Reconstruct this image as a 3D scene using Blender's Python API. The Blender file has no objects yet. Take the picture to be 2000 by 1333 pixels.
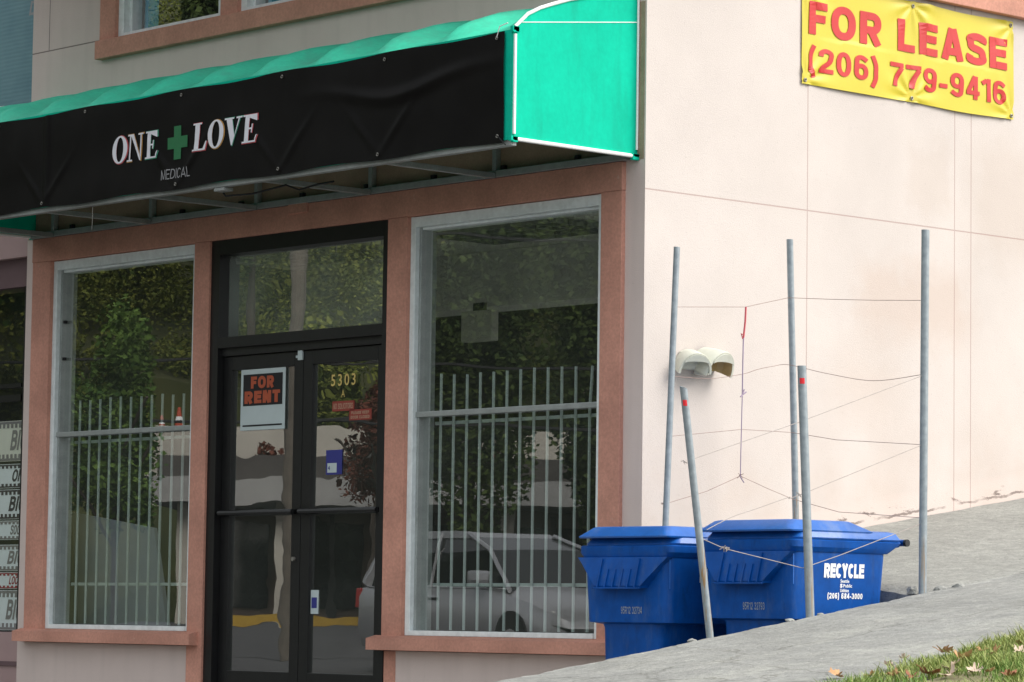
import bpy, bmesh, math, random
import numpy as np
from mathutils import Vector, Matrix, noise
random.seed(7)
R = math.radians
S = bpy.context.scene
COL = S.collection

# ------------------------------------------------------------------ camera
cam_d = bpy.data.cameras.new("camera")
cam = bpy.data.objects.new("camera", cam_d)
COL.objects.link(cam)
S.camera = cam
_r = Vector((0.67113889, 0.74120388, 0.0137622))
_u = Vector((0.05289784, -0.06639781, 0.99639006))
_f = Vector((-0.73944196, 0.66798813, 0.08377024))
M = Matrix((( _r.x, _u.x, -_f.x, 13.01204), (_r.y, _u.y, -_f.y, -12.72504),
            (_r.z, _u.z, -_f.z, 0.5), (0, 0, 0, 1)))
cam.matrix_world = M
cam_d.sensor_width = 36
cam_d.lens = 116.943
cam_d.clip_start = 0.1
cam_d.clip_end = 2000

# ------------------------------------------------------------------ world, sun, exposure
SUN_AZ = R(54)          # from +Y towards +X
SUN_EL = R(40)
w = bpy.data.worlds.new("World")
S.world = w
w.use_nodes = True
nt = w.node_tree
bg = nt.nodes["Background"]
sky = nt.nodes.new("ShaderNodeTexSky")
sky.sky_type = 'NISHITA'
sky.sun_disc = False
sky.sun_elevation = SUN_EL
sky.sun_rotation = SUN_AZ
sky.dust_density = 1.5
sky.air_density = 1.0
sky.ozone_density = 1.0
hs = nt.nodes.new("ShaderNodeHueSaturation")      # thin high haze greys the sky
hs.inputs["Saturation"].default_value = 0.45
nt.links.new(sky.outputs[0], hs.inputs["Color"])
veil = nt.nodes.new("ShaderNodeMix")            # even layer of thin cloud over the whole sky
veil.data_type = 'RGBA'
veil.inputs[0].default_value = 0.6
veil.inputs[7].default_value = (4.7, 4.75, 4.75, 1)
nt.links.new(hs.outputs[0], veil.inputs[6])
nt.links.new(veil.outputs[2], bg.inputs[0])
bg.inputs[1].default_value = 0.15
sun_d = bpy.data.lights.new("sun", 'SUN')
sun_d.energy = 1.9
sun_d.angle = R(34)
sun_d.color = (1.0, 0.94, 0.86)
sun = bpy.data.objects.new("sun", sun_d)
COL.objects.link(sun)
sd = Vector((math.sin(SUN_AZ) * math.cos(SUN_EL), math.cos(SUN_AZ) * math.cos(SUN_EL), math.sin(SUN_EL)))
sun.rotation_euler = (-sd).to_track_quat('-Z', 'Y').to_euler()
sun.location = (30, 10, 30)
S.view_settings.view_transform = 'Standard'
S.view_settings.look = 'None'
S.view_settings.gamma = 1
S.view_settings.exposure = 0.95
S.cycles.max_bounces = 10
S.cycles.transparent_max_bounces = 24
S.cycles.caustics_reflective = False
S.cycles.caustics_refractive = False

# ------------------------------------------------------------------ materials
def nodes_of(name):
    m = bpy.data.materials.new(name)
    m.use_nodes = True
    t = m.node_tree
    return m, t, t.nodes["Principled BSDF"]

def mat(name, col, rough=0.6, var=0.12, scale=6.0, bump=0.0, bscale=80.0, metal=0.0, spec=0.5, col2=None, detail=5.0, bdist=0.01, fine=0.0, fscale=120.0):
    """procedural: noise-varied base colour, optional second colour, fine speckle and bump"""
    m, t, p = nodes_of(name)
    N, L = t.nodes.new, t.links.new
    tc = N("ShaderNodeTexCoord")
    nz = N("ShaderNodeTexNoise")
    nz.inputs["Scale"].default_value = scale
    nz.inputs["Detail"].default_value = detail
    nz.inputs["Roughness"].default_value = 0.6
    L(tc.outputs["Object"], nz.inputs["Vector"])
    rp = N("ShaderNodeValToRGB")
    rp.color_ramp.elements[0].position = 0.3
    rp.color_ramp.elements[1].position = 0.7
    c2 = col2 if col2 else tuple(min(1, c * (1 + var)) for c in col)
    c1 = col if col2 else tuple(c * (1 - var) for c in col)
    rp.color_ramp.elements[0].color = (*c1, 1)
    rp.color_ramp.elements[1].color = (*c2, 1)
    L(nz.outputs["Fac"], rp.inputs["Fac"])
    out = rp.outputs["Color"]
    if fine > 0:
        n3 = N("ShaderNodeTexNoise")
        n3.inputs["Scale"].default_value = fscale
        n3.inputs["Detail"].default_value = 3
        L(tc.outputs["Object"], n3.inputs["Vector"])
        mr = N("ShaderNodeMapRange")
        mr.inputs["From Min"].default_value = 0.3
        mr.inputs["From Max"].default_value = 0.7
        mr.inputs["To Min"].default_value = 1 - fine
        mr.inputs["To Max"].default_value = 1 + fine
        L(n3.outputs["Fac"], mr.inputs["Value"])
        mx = N("ShaderNodeVectorMath")
        mx.operation = 'SCALE'
        L(out, mx.inputs[0])
        L(mr.outputs[0], mx.inputs["Scale"])
        out = mx.outputs[0]
    L(out, p.inputs["Base Color"])
    p.inputs["Roughness"].default_value = rough
    p.inputs["Metallic"].default_value = metal
    p.inputs["Specular IOR Level"].default_value = spec
    if bump > 0:
        n2 = N("ShaderNodeTexNoise")
        n2.inputs["Scale"].default_value = bscale
        n2.inputs["Detail"].default_value = 4
        L(tc.outputs["Object"], n2.inputs["Vector"])
        b = N("ShaderNodeBump")
        b.inputs["Strength"].default_value = bump
        b.inputs["Distance"].default_value = bdist
        L(n2.outputs["Fac"], b.inputs["Height"])
        L(b.outputs[0], p.inputs["Normal"])
    m["out_socket"] = 0
    return m

def glass(name, refl, tint=(0.93, 0.97, 0.95), wave=0.0, wscale=1.5, wdist=0.01, dust=0.03):
    m = bpy.data.materials.new(name)
    m.use_nodes = True
    t = m.node_tree
    N, L = t.nodes.new, t.links.new
    t.nodes.remove(t.nodes["Principled BSDF"])
    o = t.nodes["Material Output"]
    tr = N("ShaderNodeBsdfTransparent")
    tr.inputs[0].default_value = (*tint, 1)
    g = N("ShaderNodeBsdfGlossy")
    g.inputs["Roughness"].default_value = 0.0
    g.inputs[0].default_value = (1, 1, 1, 1)
    mx = N("ShaderNodeMixShader")
    mx.inputs[0].default_value = refl
    L(tr.outputs[0], mx.inputs[1])
    L(g.outputs[0], mx.inputs[2])
    df = N("ShaderNodeBsdfDiffuse")
    df.inputs[0].default_value = (0.47, 0.56, 0.48, 1)
    tc0 = N("ShaderNodeTexCoord")
    nd = N("ShaderNodeTexNoise")
    nd.inputs["Scale"].default_value = 1.6
    nd.inputs["Detail"].default_value = 6
    L(tc0.outputs["Object"], nd.inputs["Vector"])
    mrd = N("ShaderNodeMapRange")
    L(nd.outputs["Fac"], mrd.inputs[0])
    mrd.inputs[1].default_value = 0.3; mrd.inputs[2].default_value = 0.75
    mrd.inputs[3].default_value = dust * .5; mrd.inputs[4].default_value = dust * 1.6
    mx2 = N("ShaderNodeMixShader")
    L(mrd.outputs[0], mx2.inputs[0])
    L(mx.outputs[0], mx2.inputs[1])
    L(df.outputs[0], mx2.inputs[2])
    L(mx2.outputs[0], o.inputs[0])
    if wave > 0:
        tc = N("ShaderNodeTexCoord")
        mp = N("ShaderNodeMapping")
        mp.inputs["Scale"].default_value = (1, 1, 2.2)
        n = N("ShaderNodeTexNoise")
        n.inputs["Scale"].default_value = wscale
        n.inputs["Detail"].default_value = 1.0
        b = N("ShaderNodeBump")
        b.inputs["Strength"].default_value = wave
        b.inputs["Distance"].default_value = wdist
        L(tc.outputs["Object"], mp.inputs[0])
        L(mp.outputs[0], n.inputs["Vector"])
        L(n.outputs["Fac"], b.inputs["Height"])
        L(b.outputs[0], g.inputs["Normal"])
    return m

def stucco(name, base, side):
    """painted stucco: fine sand bump, control joints, faded repaint patches, chipped base along the ground"""
    m, t, p = nodes_of(name)
    N, L = t.nodes.new, t.links.new
    geo = N("ShaderNodeNewGeometry")
    sep = N("ShaderNodeSeparateXYZ")
    L(geo.outputs["Position"], sep.inputs[0])
    def math_(op, a, b=None, c=None):
        n = N("ShaderNodeMath")
        n.operation = op
        for i, v in enumerate((a, b, c)):
            if v is None: continue
            if isinstance(v, (int, float)): n.inputs[i].default_value = v
            else: L(v, n.inputs[i])
        return n.outputs[0]
    def noise_(scale, detail=4, rough=0.6):
        n = N("ShaderNodeTexNoise")
        n.inputs["Scale"].default_value = scale
        n.inputs["Detail"].default_value = detail
        n.inputs["Roughness"].default_value = rough
        L(geo.outputs["Position"], n.inputs["Vector"])
        return n.outputs["Fac"]
    def mixc(fac, a, b):
        n = N("ShaderNodeMix")
        n.data_type = 'RGBA'
        if isinstance(fac, (int, float)): n.inputs[0].default_value = fac
        else: L(fac, n.inputs[0])
        for k, v in ((6, a), (7, b)):
            if isinstance(v, tuple): n.inputs[k].default_value = (*v, 1)
            else: L(v, n.inputs[k])
        return n.outputs[2]
    def mapr(v, a, b, c=0.0, d=1.0):
        n = N("ShaderNodeMapRange")
        L(v, n.inputs[0])
        for i, x in enumerate((a, b, c, d)): n.inputs[i + 1].default_value = x
        return n.outputs[0]
    X, Y, Z = sep.outputs
    n1 = noise_(1.3, 5)
    col = mixc(mapr(n1, 0.3, 0.7), tuple(c * 0.94 for c in base), tuple(min(1, c * 1.05) for c in base))
    n2 = noise_(62, 4)
    dark = mapr(n2, 0.36, 0.28)
    col = mixc(math_('MULTIPLY', dark, 0.34), col, tuple(c * 0.55 for c in base))
    n3 = noise_(8, 6, 0.7)
    col = mixc(mapr(n3, 0.62, 0.8, 0, 0.18), col, tuple(c * 0.7 for c in base))
    lines = []
    if side:
        for y0, wd in ((1.31, 0.004), (2.612, 0.004), (2.765, 0.004), (4.4, 0.004), (6.2, 0.004)):
            lines.append(math_('COMPARE', Y, y0, wd))
        lines.append(math_('COMPARE', Z, 2.882, 0.004))
        # repaint patches and stains on the flank
        def rect(y0, y1, z0, z1, soft):
            wob = math_('MULTIPLY', math_('SUBTRACT', noise_(5, 4), 0.5), 0.35)
            yy = math_('ADD', Y, wob)
            zz = math_('ADD', Z, wob)
            a = math_('MULTIPLY', mapr(yy, y0 - soft, y0 + soft), mapr(yy, y1 + soft, y1 - soft))
            b = math_('MULTIPLY', mapr(zz, z0 - soft, z0 + soft), mapr(zz, z1 + soft, z1 - soft))
            return math_('MULTIPLY', a, b)
        tan = (base[0] * 0.80, base[1] * 0.72, base[2] * 0.64)
        col = mixc(math_('MULTIPLY', rect(2.2, 2.56, 2.95, 3.4, 0.06), 0.22), col, tan)
        col = mixc(math_('MULTIPLY', rect(2.78, 3.6, 2.75, 3.45, 0.12), 0.30), col, tan)
        col = mixc(math_('MULTIPLY', rect(1.75, 2.75, 2.2, 2.62, 0.10), 0.42), col, (base[0] * .86, base[1] * .74, base[2] * .66))
        col = mixc(math_('MULTIPLY', rect(1.55, 2.1, 1.7, 2.1, 0.15), 0.30), col, (base[0] * .88, base[1] * .78, base[2] * .70))
        # dirt rising from the slope and chipped plaster just above it
        gl = math_('ADD', math_('MULTIPLY', Y, 0.153), 0.793)
        hh = math_('SUBTRACT', Z, gl)
        col = mixc(math_('MULTIPLY', mapr(hh, 0.75, 0.0), math_('MULTIPLY', mapr(noise_(2.2, 5), 0.35, 0.7), 0.5)), col, (base[0] * .86, base[1] * .72, base[2] * .62))
        mp = N("ShaderNodeMapping")
        mp.inputs["Scale"].default_value = (1, 2.4, 9)
        mp.inputs["Rotation"].default_value = (R(8.7), 0, 0)
        L(geo.outputs["Position"], mp.inputs[0])
        ch = N("ShaderNodeTexNoise")
        ch.inputs["Scale"].default_value = 2.0
        ch.inputs["Detail"].default_value = 7
        ch.inputs["Roughness"].default_value = 0.75
        L(mp.outputs[0], ch.inputs["Vector"])
        band = math_('MULTIPLY', math_('MULTIPLY', mapr(hh, 0.14, 0.08), mapr(hh, 0.02, 0.05)), math_('MULTIPLY', mapr(Y, 1.2, 1.7), mapr(Y, 4.2, 2.9, 0.35, 1.0)))
        pale = math_('MULTIPLY', mapr(hh, 0.17, 0.12), 0.5)
        col = mixc(pale, col, (min(1, base[0] * 1.1), base[1] * 1.02, base[2] * 1.0))
        thr = math_('ADD', ch.outputs["Fac"], math_('MULTIPLY', band, 0.10))
        chip = math_('MULTIPLY', mapr(thr, 0.655, 0.70), mapr(band, 0.05, 0.2))
        crk = math_('COMPARE', math_('ADD', hh, math_('MULTIPLY', math_('SUBTRACT', noise_(7, 5), 0.5), 0.05)), 0.035, 0.007)
        chip = math_('MAXIMUM', chip, math_('MULTIPLY', crk, math_('MULTIPLY', mapr(noise_(3, 5), 0.38, 0.5), 0.9)))
        col = mixc(math_('MULTIPLY', chip, 0.85), col, (0.17, 0.135, 0.12))
    else:
        for x0 in (-5.84, -2.0):
            lines.append(math_('MULTIPLY', math_('COMPARE', X, x0, 0.004), math_('GREATER_THAN', Z, 4.345)))
        lines.append(math_('MULTIPLY', math_('COMPARE', Z, 4.34, 0.004), math_('LESS_THAN', X, -5.2)))
        # rain streaks
        mp = N("ShaderNodeMapping")
        mp.inputs["Scale"].default_value = (6, 6, 0.5)
        L(geo.outputs["Position"], mp.inputs[0])
        st = N("ShaderNodeTexNoise")
        st.inputs["Scale"].default_value = 1.5
        st.inputs["Detail"].default_value = 5
        L(mp.outputs[0], st.inputs["Vector"])
        col = mixc(mapr(st.outputs["Fac"], 0.5, 0.8, 0, 0.3), col, tuple(c * 0.72 for c in base))
    ln = lines[0]
    for q in lines[1:]:
        ln = math_('MAXIMUM', ln, q)
    col = mixc(math_('MULTIPLY', ln, 0.5 if side else 0.75), col, (0.30, 0.17, 0.15) if side else (0.10, 0.07, 0.06))
    L(col, p.inputs["Base Color"])
    p.inputs["Roughness"].default_value = 0.9
    p.inputs["Specular IOR Level"].default_value = 0.2
    hgt = math_('SUBTRACT', math_('MULTIPLY', noise_(160, 4), 1.0), math_('MULTIPLY', ln, 0.8))
    b = N("ShaderNodeBump")
    b.inputs["Strength"].default_value = 0.35
    b.inputs["Distance"].default_value = 0.006
    L(hgt, b.inputs["Height"])
    L(b.outputs[0], p.inputs["Normal"])
    return m

def concrete(name, base, streak):
    m, t, p = nodes_of(name)
    N, L = t.nodes.new, t.links.new
    geo = N("ShaderNodeNewGeometry")
    def noise_(scale, detail, rough=0.6, sc=None, rot=None):
        n = N("ShaderNodeTexNoise")
        n.inputs["Scale"].default_value = scale
        n.inputs["Detail"].default_value = detail
        n.inputs["Roughness"].default_value = rough
        if sc:
            mp = N("ShaderNodeMapping")
            mp.inputs["Scale"].default_value = sc
            L(geo.outputs["Position"], mp.inputs[0])
            L(mp.outputs[0], n.inputs["Vector"])
        else:
            L(geo.outputs["Position"], n.inputs["Vector"])
        return n.outputs["Fac"]
    def ramp(v, *st):
        r = N("ShaderNodeValToRGB")
        e = r.color_ramp.elements
        while len(e) < len(st): e.new(0.5)
        for k, (pos, c) in enumerate(st):
            e[k].position = pos
            e[k].color = (*c, 1)
        L(v, r.inputs[0])
        return r.outputs[0]
    def mul(a, b):
        n = N("ShaderNodeMix")
        n.data_type = 'RGBA'
        n.blend_type = 'MULTIPLY'
        n.inputs[0].default_value = 1
        L(a, n.inputs[6]); L(b, n.inputs[7])
        return n.outputs[2]
    c = ramp(noise_(1.6, 6), (0.3, tuple(k * 0.86 for k in base)), (0.7, tuple(k * 1.10 for k in base)))
    sp = ramp(noise_(55, 4, 0.6), (0.28, (0.62, 0.62, 0.62)), (0.46, (1, 1, 1)), (0.62, (1.0, 1.0, 1.0)), (0.70, (1.45, 1.43, 1.38)))
    c = mul(c, sp)
    s2 = ramp(noise_(14, 5, 0.65), (0.3, (0.80, 0.80, 0.80)), (0.7, (1.12, 1.12, 1.1)))
    c = mul(c, s2)
    if streak:
        s3 = ramp(noise_(1.0, 6, 0.7, (2.6, 0.9, 1.0)), (0.5, (1, 1, 1)), (0.72, (1.30, 1.29, 1.24)))
        c = mul(c, s3)
        s4 = ramp(noise_(2.0, 3, 0.5, (1.4, 0.5, 1.0)), (0.28, (0.86, 0.87, 0.88)), (0.5, (1, 1, 1)))
        c = mul(c, s4)
    if streak:
        vo = N("ShaderNodeTexVoronoi")
        vo.feature = 'DISTANCE_TO_EDGE'
        vo.inputs["Scale"].default_value = 0.55
        wob = N("ShaderNodeTexNoise")
        wob.inputs["Scale"].default_value = 3.5
        wob.inputs["Detail"].default_value = 6
        L(geo.outputs["Position"], wob.inputs["Vector"])
        av = N("ShaderNodeVectorMath")
        av.operation = 'MULTIPLY_ADD'
        L(wob.outputs["Color"], av.inputs[0])
        av.inputs[1].default_value = (0.35, 0.35, 0.35)
        L(geo.outputs["Position"], av.inputs[2])
        L(av.outputs[0], vo.inputs["Vector"])
        c = mul(c, ramp(vo.outputs["Distance"], (0.0, (0.66, 0.65, 0.63)), (0.005, (1, 1, 1))))
        sx = N("ShaderNodeSeparateXYZ")
        L(geo.outputs["Position"], sx.inputs[0])
        ed = N("ShaderNodeMath")                      # thin cement smear left along the broken edge
        ed.operation = 'MULTIPLY_ADD'
        L(wob.outputs["Fac"], ed.inputs[0])
        ed.inputs[1].default_value = -0.55
        L(sx.outputs[0], ed.inputs[2])
        mre = N("ShaderNodeMapRange")
        L(ed.outputs[0], mre.inputs[0])
        for i_, x_ in enumerate((1.80, 1.70, 1.0, 1.22)): mre.inputs[i_ + 1].default_value = x_
        vs = N("ShaderNodeVectorMath")
        vs.operation = 'SCALE'
        L(c, vs.inputs[0]); L(mre.outputs[0], vs.inputs["Scale"])
        c = vs.outputs[0]
        c = mul(c, ramp(noise_(0.9, 5, 0.7), (0.36, (0.82, 0.82, 0.80)), (0.5, (1, 1, 1))))
    L(c, p.inputs["Base Color"])
    p.inputs["Roughness"].default_value = 0.92
    p.inputs["Specular IOR Level"].default_value = 0.25
    b = N("ShaderNodeBump")
    b.inputs["Strength"].default_value = 0.6
    b.inputs["Distance"].default_value = 0.012
    L(noise_(60, 6, 0.7), b.inputs["Height"])
    L(b.outputs[0], p.inputs["Normal"])
    return m

def pipe_steel(name):
    """galvanised tube with runs of rust that thin out upwards"""
    m, t, p = nodes_of(name)
    N, L = t.nodes.new, t.links.new
    tc = N("ShaderNodeTexCoord")
    n = N("ShaderNodeTexNoise")
    n.inputs["Scale"].default_value = 30
    n.inputs["Detail"].default_value = 5
    L(tc.outputs["Object"], n.inputs["Vector"])
    r = N("ShaderNodeValToRGB")
    r.color_ramp.elements[0].position = .3
    r.color_ramp.elements[0].color = (0.235, 0.275, 0.30, 1)
    r.color_ramp.elements[1].position = .7
    r.color_ramp.elements[1].color = (0.33, 0.375, 0.40, 1)
    L(n.outputs["Fac"], r.inputs[0])
    mp = N("ShaderNodeMapping")
    mp.inputs["Scale"].default_value = (55, 55, 2.0)
    L(tc.outputs["Object"], mp.inputs[0])
    n2 = N("ShaderNodeTexNoise")
    n2.inputs["Scale"].default_value = 1
    n2.inputs["Detail"].default_value = 4
    L(mp.outputs[0], n2.inputs["Vector"])
    sx = N("ShaderNodeSeparateXYZ")
    L(tc.outputs["Object"], sx.inputs[0])
    hr = N("ShaderNodeMapRange")
    L(sx.outputs[2], hr.inputs[0])
    hr.inputs[1].default_value = 0.0
    hr.inputs[2].default_value = 0.75
    hr.inputs[3].default_value = 0.085
    hr.inputs[4].default_value = -0.10
    ad = N("ShaderNodeMath")
    L(n2.outputs["Fac"], ad.inputs[0]); L(hr.outputs[0], ad.inputs[1])
    th = N("ShaderNodeMapRange")
    L(ad.outputs[0], th.inputs[0])
    th.inputs[1].default_value = 0.62
    th.inputs[2].default_value = 0.70
    mx = N("ShaderNodeMix")
    mx.data_type = 'RGBA'
    L(th.outputs[0], mx.inputs[0]); L(r.outputs[0], mx.inputs[6])
    mx.inputs[7].default_value = (0.30, 0.19, 0.09, 1)
    L(mx.outputs[2], p.inputs["Base Color"])
    p.inputs["Roughness"].default_value = 0.45
    p.inputs["Metallic"].default_value = 0.25
    return m

def leafmat(name, c1, c2, rough=0.7):
    m, t, p = nodes_of(name)
    N, L = t.nodes.new, t.links.new
    geo = N("ShaderNodeNewGeometry")
    n = N("ShaderNodeTexNoise")
    n.inputs["Scale"].default_value = 1.7
    n.inputs["Detail"].default_value = 4
    L(geo.outputs["Position"], n.inputs["Vector"])
    ad = N("ShaderNodeMath")
    ad.operation = 'MULTIPLY_ADD'
    L(geo.outputs["Random Per Island"], ad.inputs[0])
    ad.inputs[1].default_value = 0.5
    L(n.outputs["Fac"], ad.inputs[2])
    r = N("ShaderNodeValToRGB")
    r.color_ramp.elements[0].position = 0.4
    r.color_ramp.elements[0].color = (*c1, 1)
    r.color_ramp.elements[1].position = 1.0
    r.color_ramp.elements[1].color = (*c2, 1)
    L(ad.outputs[0], r.inputs[0])
    L(r.outputs[0], p.inputs["Base Color"])
    p.inputs["Roughness"].default_value = rough
    p.inputs["Specular IOR Level"].default_value = 0.2
    return m

WALLC = (0.62, 0.515, 0.455)
def weather(m, colour, scale, lo, hi, amt, sc=(1, 1, 1)):
    """stains or scuffs of another colour laid over a material's base colour by stretched noise"""
    t = m.node_tree
    N, L = t.nodes.new, t.links.new
    p = t.nodes["Principled BSDF"]
    src = p.inputs["Base Color"].links[0].from_socket
    geo = N("ShaderNodeTexCoord")
    mp = N("ShaderNodeMapping")
    mp.inputs["Scale"].default_value = sc
    n = N("ShaderNodeTexNoise")
    n.inputs["Scale"].default_value = scale
    n.inputs["Detail"].default_value = 7
    n.inputs["Roughness"].default_value = 0.68
    L(geo.outputs["Object"], mp.inputs[0]); L(mp.outputs[0], n.inputs["Vector"])
    r = N("ShaderNodeMapRange")
    L(n.outputs["Fac"], r.inputs[0])
    for i, x in enumerate((lo, hi, 0.0, amt)): r.inputs[i + 1].default_value = x
    mx = N("ShaderNodeMix")
    mx.data_type = 'RGBA'
    L(r.outputs[0], mx.inputs[0]); L(src, mx.inputs[6])
    mx.inputs[7].default_value = (*colour, 1)
    L(mx.outputs[2], p.inputs["Base Color"])
def translucent(m, k):
    t = m.node_tree
    p = t.nodes["Principled BSDF"]; o = t.nodes["Material Output"]
    tr = t.nodes.new("ShaderNodeBsdfTranslucent")
    src = p.inputs["Base Color"].links[0].from_socket
    t.links.new(src, tr.inputs[0])
    mx = t.nodes.new("ShaderNodeMixShader")
    mx.inputs[0].default_value = k
    t.links.new(p.outputs[0], mx.inputs[1]); t.links.new(tr.outputs[0], mx.inputs[2])
    t.links.new(mx.outputs[0], o.inputs[0])
m_side = stucco("stucco_flank", (0.59, 0.535, 0.50), True)
m_front = stucco("stucco_front", (0.66, 0.555, 0.51), False)
m_trim = mat("terracotta_paint", (0.55, 0.275, 0.205), 0.88, 0.16, 2.6, 0.35, 140, fine=0.10, fscale=60, bdist=0.005, spec=0.25)
m_shade_band = mat("awning_shade_brown", (0.34, 0.235, 0.165), 0.9, 0.15, 4, 0.3, 120, fine=0.1, bdist=0.005)  # wall colour darkened to brown in place of the awning's shade
m_white = mat("weathered_white_paint", (0.76, 0.82, 0.82), 0.55, 0.10, 9, 0.1, 40, fine=0.06, fscale=30)
m_alu = mat("dull_aluminium", (0.36, 0.39, 0.38), 0.45, 0.12, 12, metal=0.4, fine=0.08)
m_bar = mat("grey_painted_bar", (0.42, 0.49, 0.47), 0.5, 0.08, 10)
m_black = mat("black_door_frame", (0.006, 0.0062, 0.0065), 0.42, 0.3, 15, fine=0.1)
m_glass = glass("window_glass", 0.24, wave=0.05, wscale=1.2, dust=0.028)
m_doorglass = glass("door_glass", 0.28, wave=0.028, wscale=3.0)
m_dimglass = glass("shaded_shop_glass", 0.12, dust=0.015)
m_transom = glass("transom_glass", 0.42, wave=0.05, dust=0.20)
m_upglass = glass("upper_glass", 0.30, wave=0.05)
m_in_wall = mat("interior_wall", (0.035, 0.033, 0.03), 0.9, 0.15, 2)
m_in_pale = mat("interior_pale_wall", (0.8, 0.8, 0.77), 0.9, 0.04, 2)
m_in_beam = mat("interior_pale_beam", (0.80, 0.82, 0.78), 0.9, 0.05, 2)
m_ceil = mat("ceiling_tile", (0.78, 0.80, 0.76), 0.9, 0.06, 8, fine=0.1)
m_floor = mat("interior_carpet", (0.62, 0.60, 0.56), 0.95, 0.2, 5, fine=0.2)
m_board = mat("grey_partition_board", (0.30, 0.33, 0.37), 0.8, 0.12, 2)
m_frame = mat("brushed_frame_tube", (0.33, 0.35, 0.34), 0.5, 0.12, 14, metal=0.3, fine=0.1)
m_green = mat("green_awning_vinyl", (0.003, 0.50, 0.325), 0.7, 0.11, 2.2, 0.35, 7, fine=0.04, fscale=40, bdist=0.01, spec=0.08)
translucent(m_green, 0.03)
m_canopy = mat("faded_green_vinyl", (0.065, 0.64, 0.42), 0.6, 0.12, 3.5, 0.2, 14, fine=0.05, fscale=40, bdist=0.01, spec=0.25)
m_piping = mat("white_piping", (0.85, 0.86, 0.84), 0.5, 0.04)
m_blackvinyl = mat("black_banner_vinyl", (0.0060, 0.0054, 0.0050), 0.5, 0.25, 3, fine=0.1, spec=0.09)
m_letter = mat("white_print", (0.72, 0.72, 0.76), 0.5, 0.06, 20)
m_cross = mat("green_print", (0.012, 0.15, 0.05), 0.5, 0.06, 20)
m_grey_letter = mat("grey_print", (0.33, 0.33, 0.34), 0.5, 0.06, 20)
m_red_o = mat("red_print", (0.5, 0.08, 0.09), 0.5, 0.05)
m_yel_o = mat("amber_print", (0.5, 0.27, 0.06), 0.5, 0.05)
m_grn_o = mat("sea_green_print", (0.05, 0.33, 0.2), 0.5, 0.05)
m_grom = mat("brass_grommet", (0.28, 0.27, 0.24), 0.45, 0.05, metal=0.5)
m_yellow = mat("yellow_banner_vinyl", (0.60, 0.50, 0.035), 0.42, 0.04, 3, fine=0.03, spec=0.5)
m_redtext = mat("red_banner_print", (0.52, 0.018, 0.016), 0.45, 0.05, 5, spec=0.5)
m_pipe = pipe_steel("galvanised_pipe")
m_tape = mat("red_tape", (0.75, 0.02, 0.03), 0.5, 0.05)
m_wire = mat("rusty_wire", (0.36, 0.25, 0.22), 0.7, 0.2, 30)
m_wire2 = mat("pale_wire", (0.34, 0.30, 0.28), 0.6, 0.2, 30)
m_ribbon_r = mat("faded_red_ribbon", (0.55, 0.10, 0.12), 0.8, 0.1)
m_ribbon_p = mat("faded_purple_twine", (0.34, 0.27, 0.36), 0.8, 0.1)
m_blue = mat("blue_bin_plastic", (0.001, 0.070, 0.32), 0.47, 0.22, 5, 0.06, 45, fine=0.06, fscale=25, spec=0.22)
m_lid = mat("blue_lid_plastic", (0.014, 0.115, 0.43), 0.34, 0.12, 4, 0.08, 45, fine=0.06, fscale=25, spec=0.5)
m_blackp = mat("black_plastic", (0.012, 0.012, 0.013), 0.5, 0.2)
m_bintext = mat("white_stamp", (0.85, 0.86, 0.86), 0.6, 0.04)
m_serial = mat("grey_stamp", (0.32, 0.36, 0.40), 0.7, 0.2, 60)
m_beige = mat("beige_plastic", (0.64, 0.65, 0.56), 0.5, 0.07, 9)
m_hoodin = mat("hood_lining", (0.42, 0.30, 0.13), 0.5, 0.15, 9)
m_dark = mat("dark_void", (0.008, 0.008, 0.009), 0.7, 0.2)
m_pinkwall = mat("pale_pink_paint", (0.42, 0.29, 0.28), 0.85, 0.06, 3, 0.2, 120, bdist=0.004)
m_mauve = mat("mauve_paint", (0.15, 0.095, 0.10), 0.85, 0.08, 3)
m_paper = mat("poster_paper", (0.84, 0.88, 0.9), 0.8, 0.05, 5)
m_papertan = mat("poster_cream", (0.80, 0.78, 0.68), 0.8, 0.05, 5)
m_ink = mat("dark_ink", (0.05, 0.04, 0.055), 0.8, 0.1)
m_inkgrey = mat("grey_ink", (0.25, 0.23, 0.23), 0.8, 0.1)
m_inkred = mat("red_ink", (0.35, 0.03, 0.05), 0.8, 0.1)
m_gold = mat("gold_decal", (0.62, 0.47, 0.15), 0.45, 0.08)
m_signred = mat("dark_red_sign", (0.28, 0.045, 0.03), 0.6, 0.08)
m_signink = mat("buff_print", (0.5, 0.32, 0.22), 0.6, 0.08)
m_signwhite = mat("sign_card_white", (0.50, 0.58, 0.58), 0.6, 0.05)
m_orange = mat("faded_orange_print", (0.42, 0.085, 0.035), 0.6, 0.1, 30)
m_navy = mat("navy_card", (0.03, 0.035, 0.22), 0.5, 0.08)
m_walk = concrete("worn_concrete_walk", (0.31, 0.313, 0.298), True)
m_yard = concrete("pale_asphalt_yard", (0.315, 0.317, 0.297), False)
m_cut = concrete("broken_concrete_face", (0.30, 0.31, 0.31), False)
m_road = mat("street_asphalt", (0.065, 0.065, 0.066), 0.95, 0.15, 2, 0.4, 60, fine=0.15)
m_soil = mat("dry_soil", (0.22, 0.20, 0.10), 0.95, 0.3, 6, 0.6, 40, fine=0.2)
m_grass = leafmat("grass_blades", (0.085, 0.21, 0.03), (0.44, 0.46, 0.17))
m_fallen = [mat("leaf_tan", (0.44, 0.30, 0.20), 0.8, 0.25, 30), mat("leaf_pale", (0.62, 0.48, 0.38), 0.8, 0.2, 30),
            mat("leaf_rust", (0.30, 0.12, 0.065), 0.8, 0.25, 30), mat("leaf_orange", (0.48, 0.27, 0.13), 0.8, 0.2, 30)]
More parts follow.
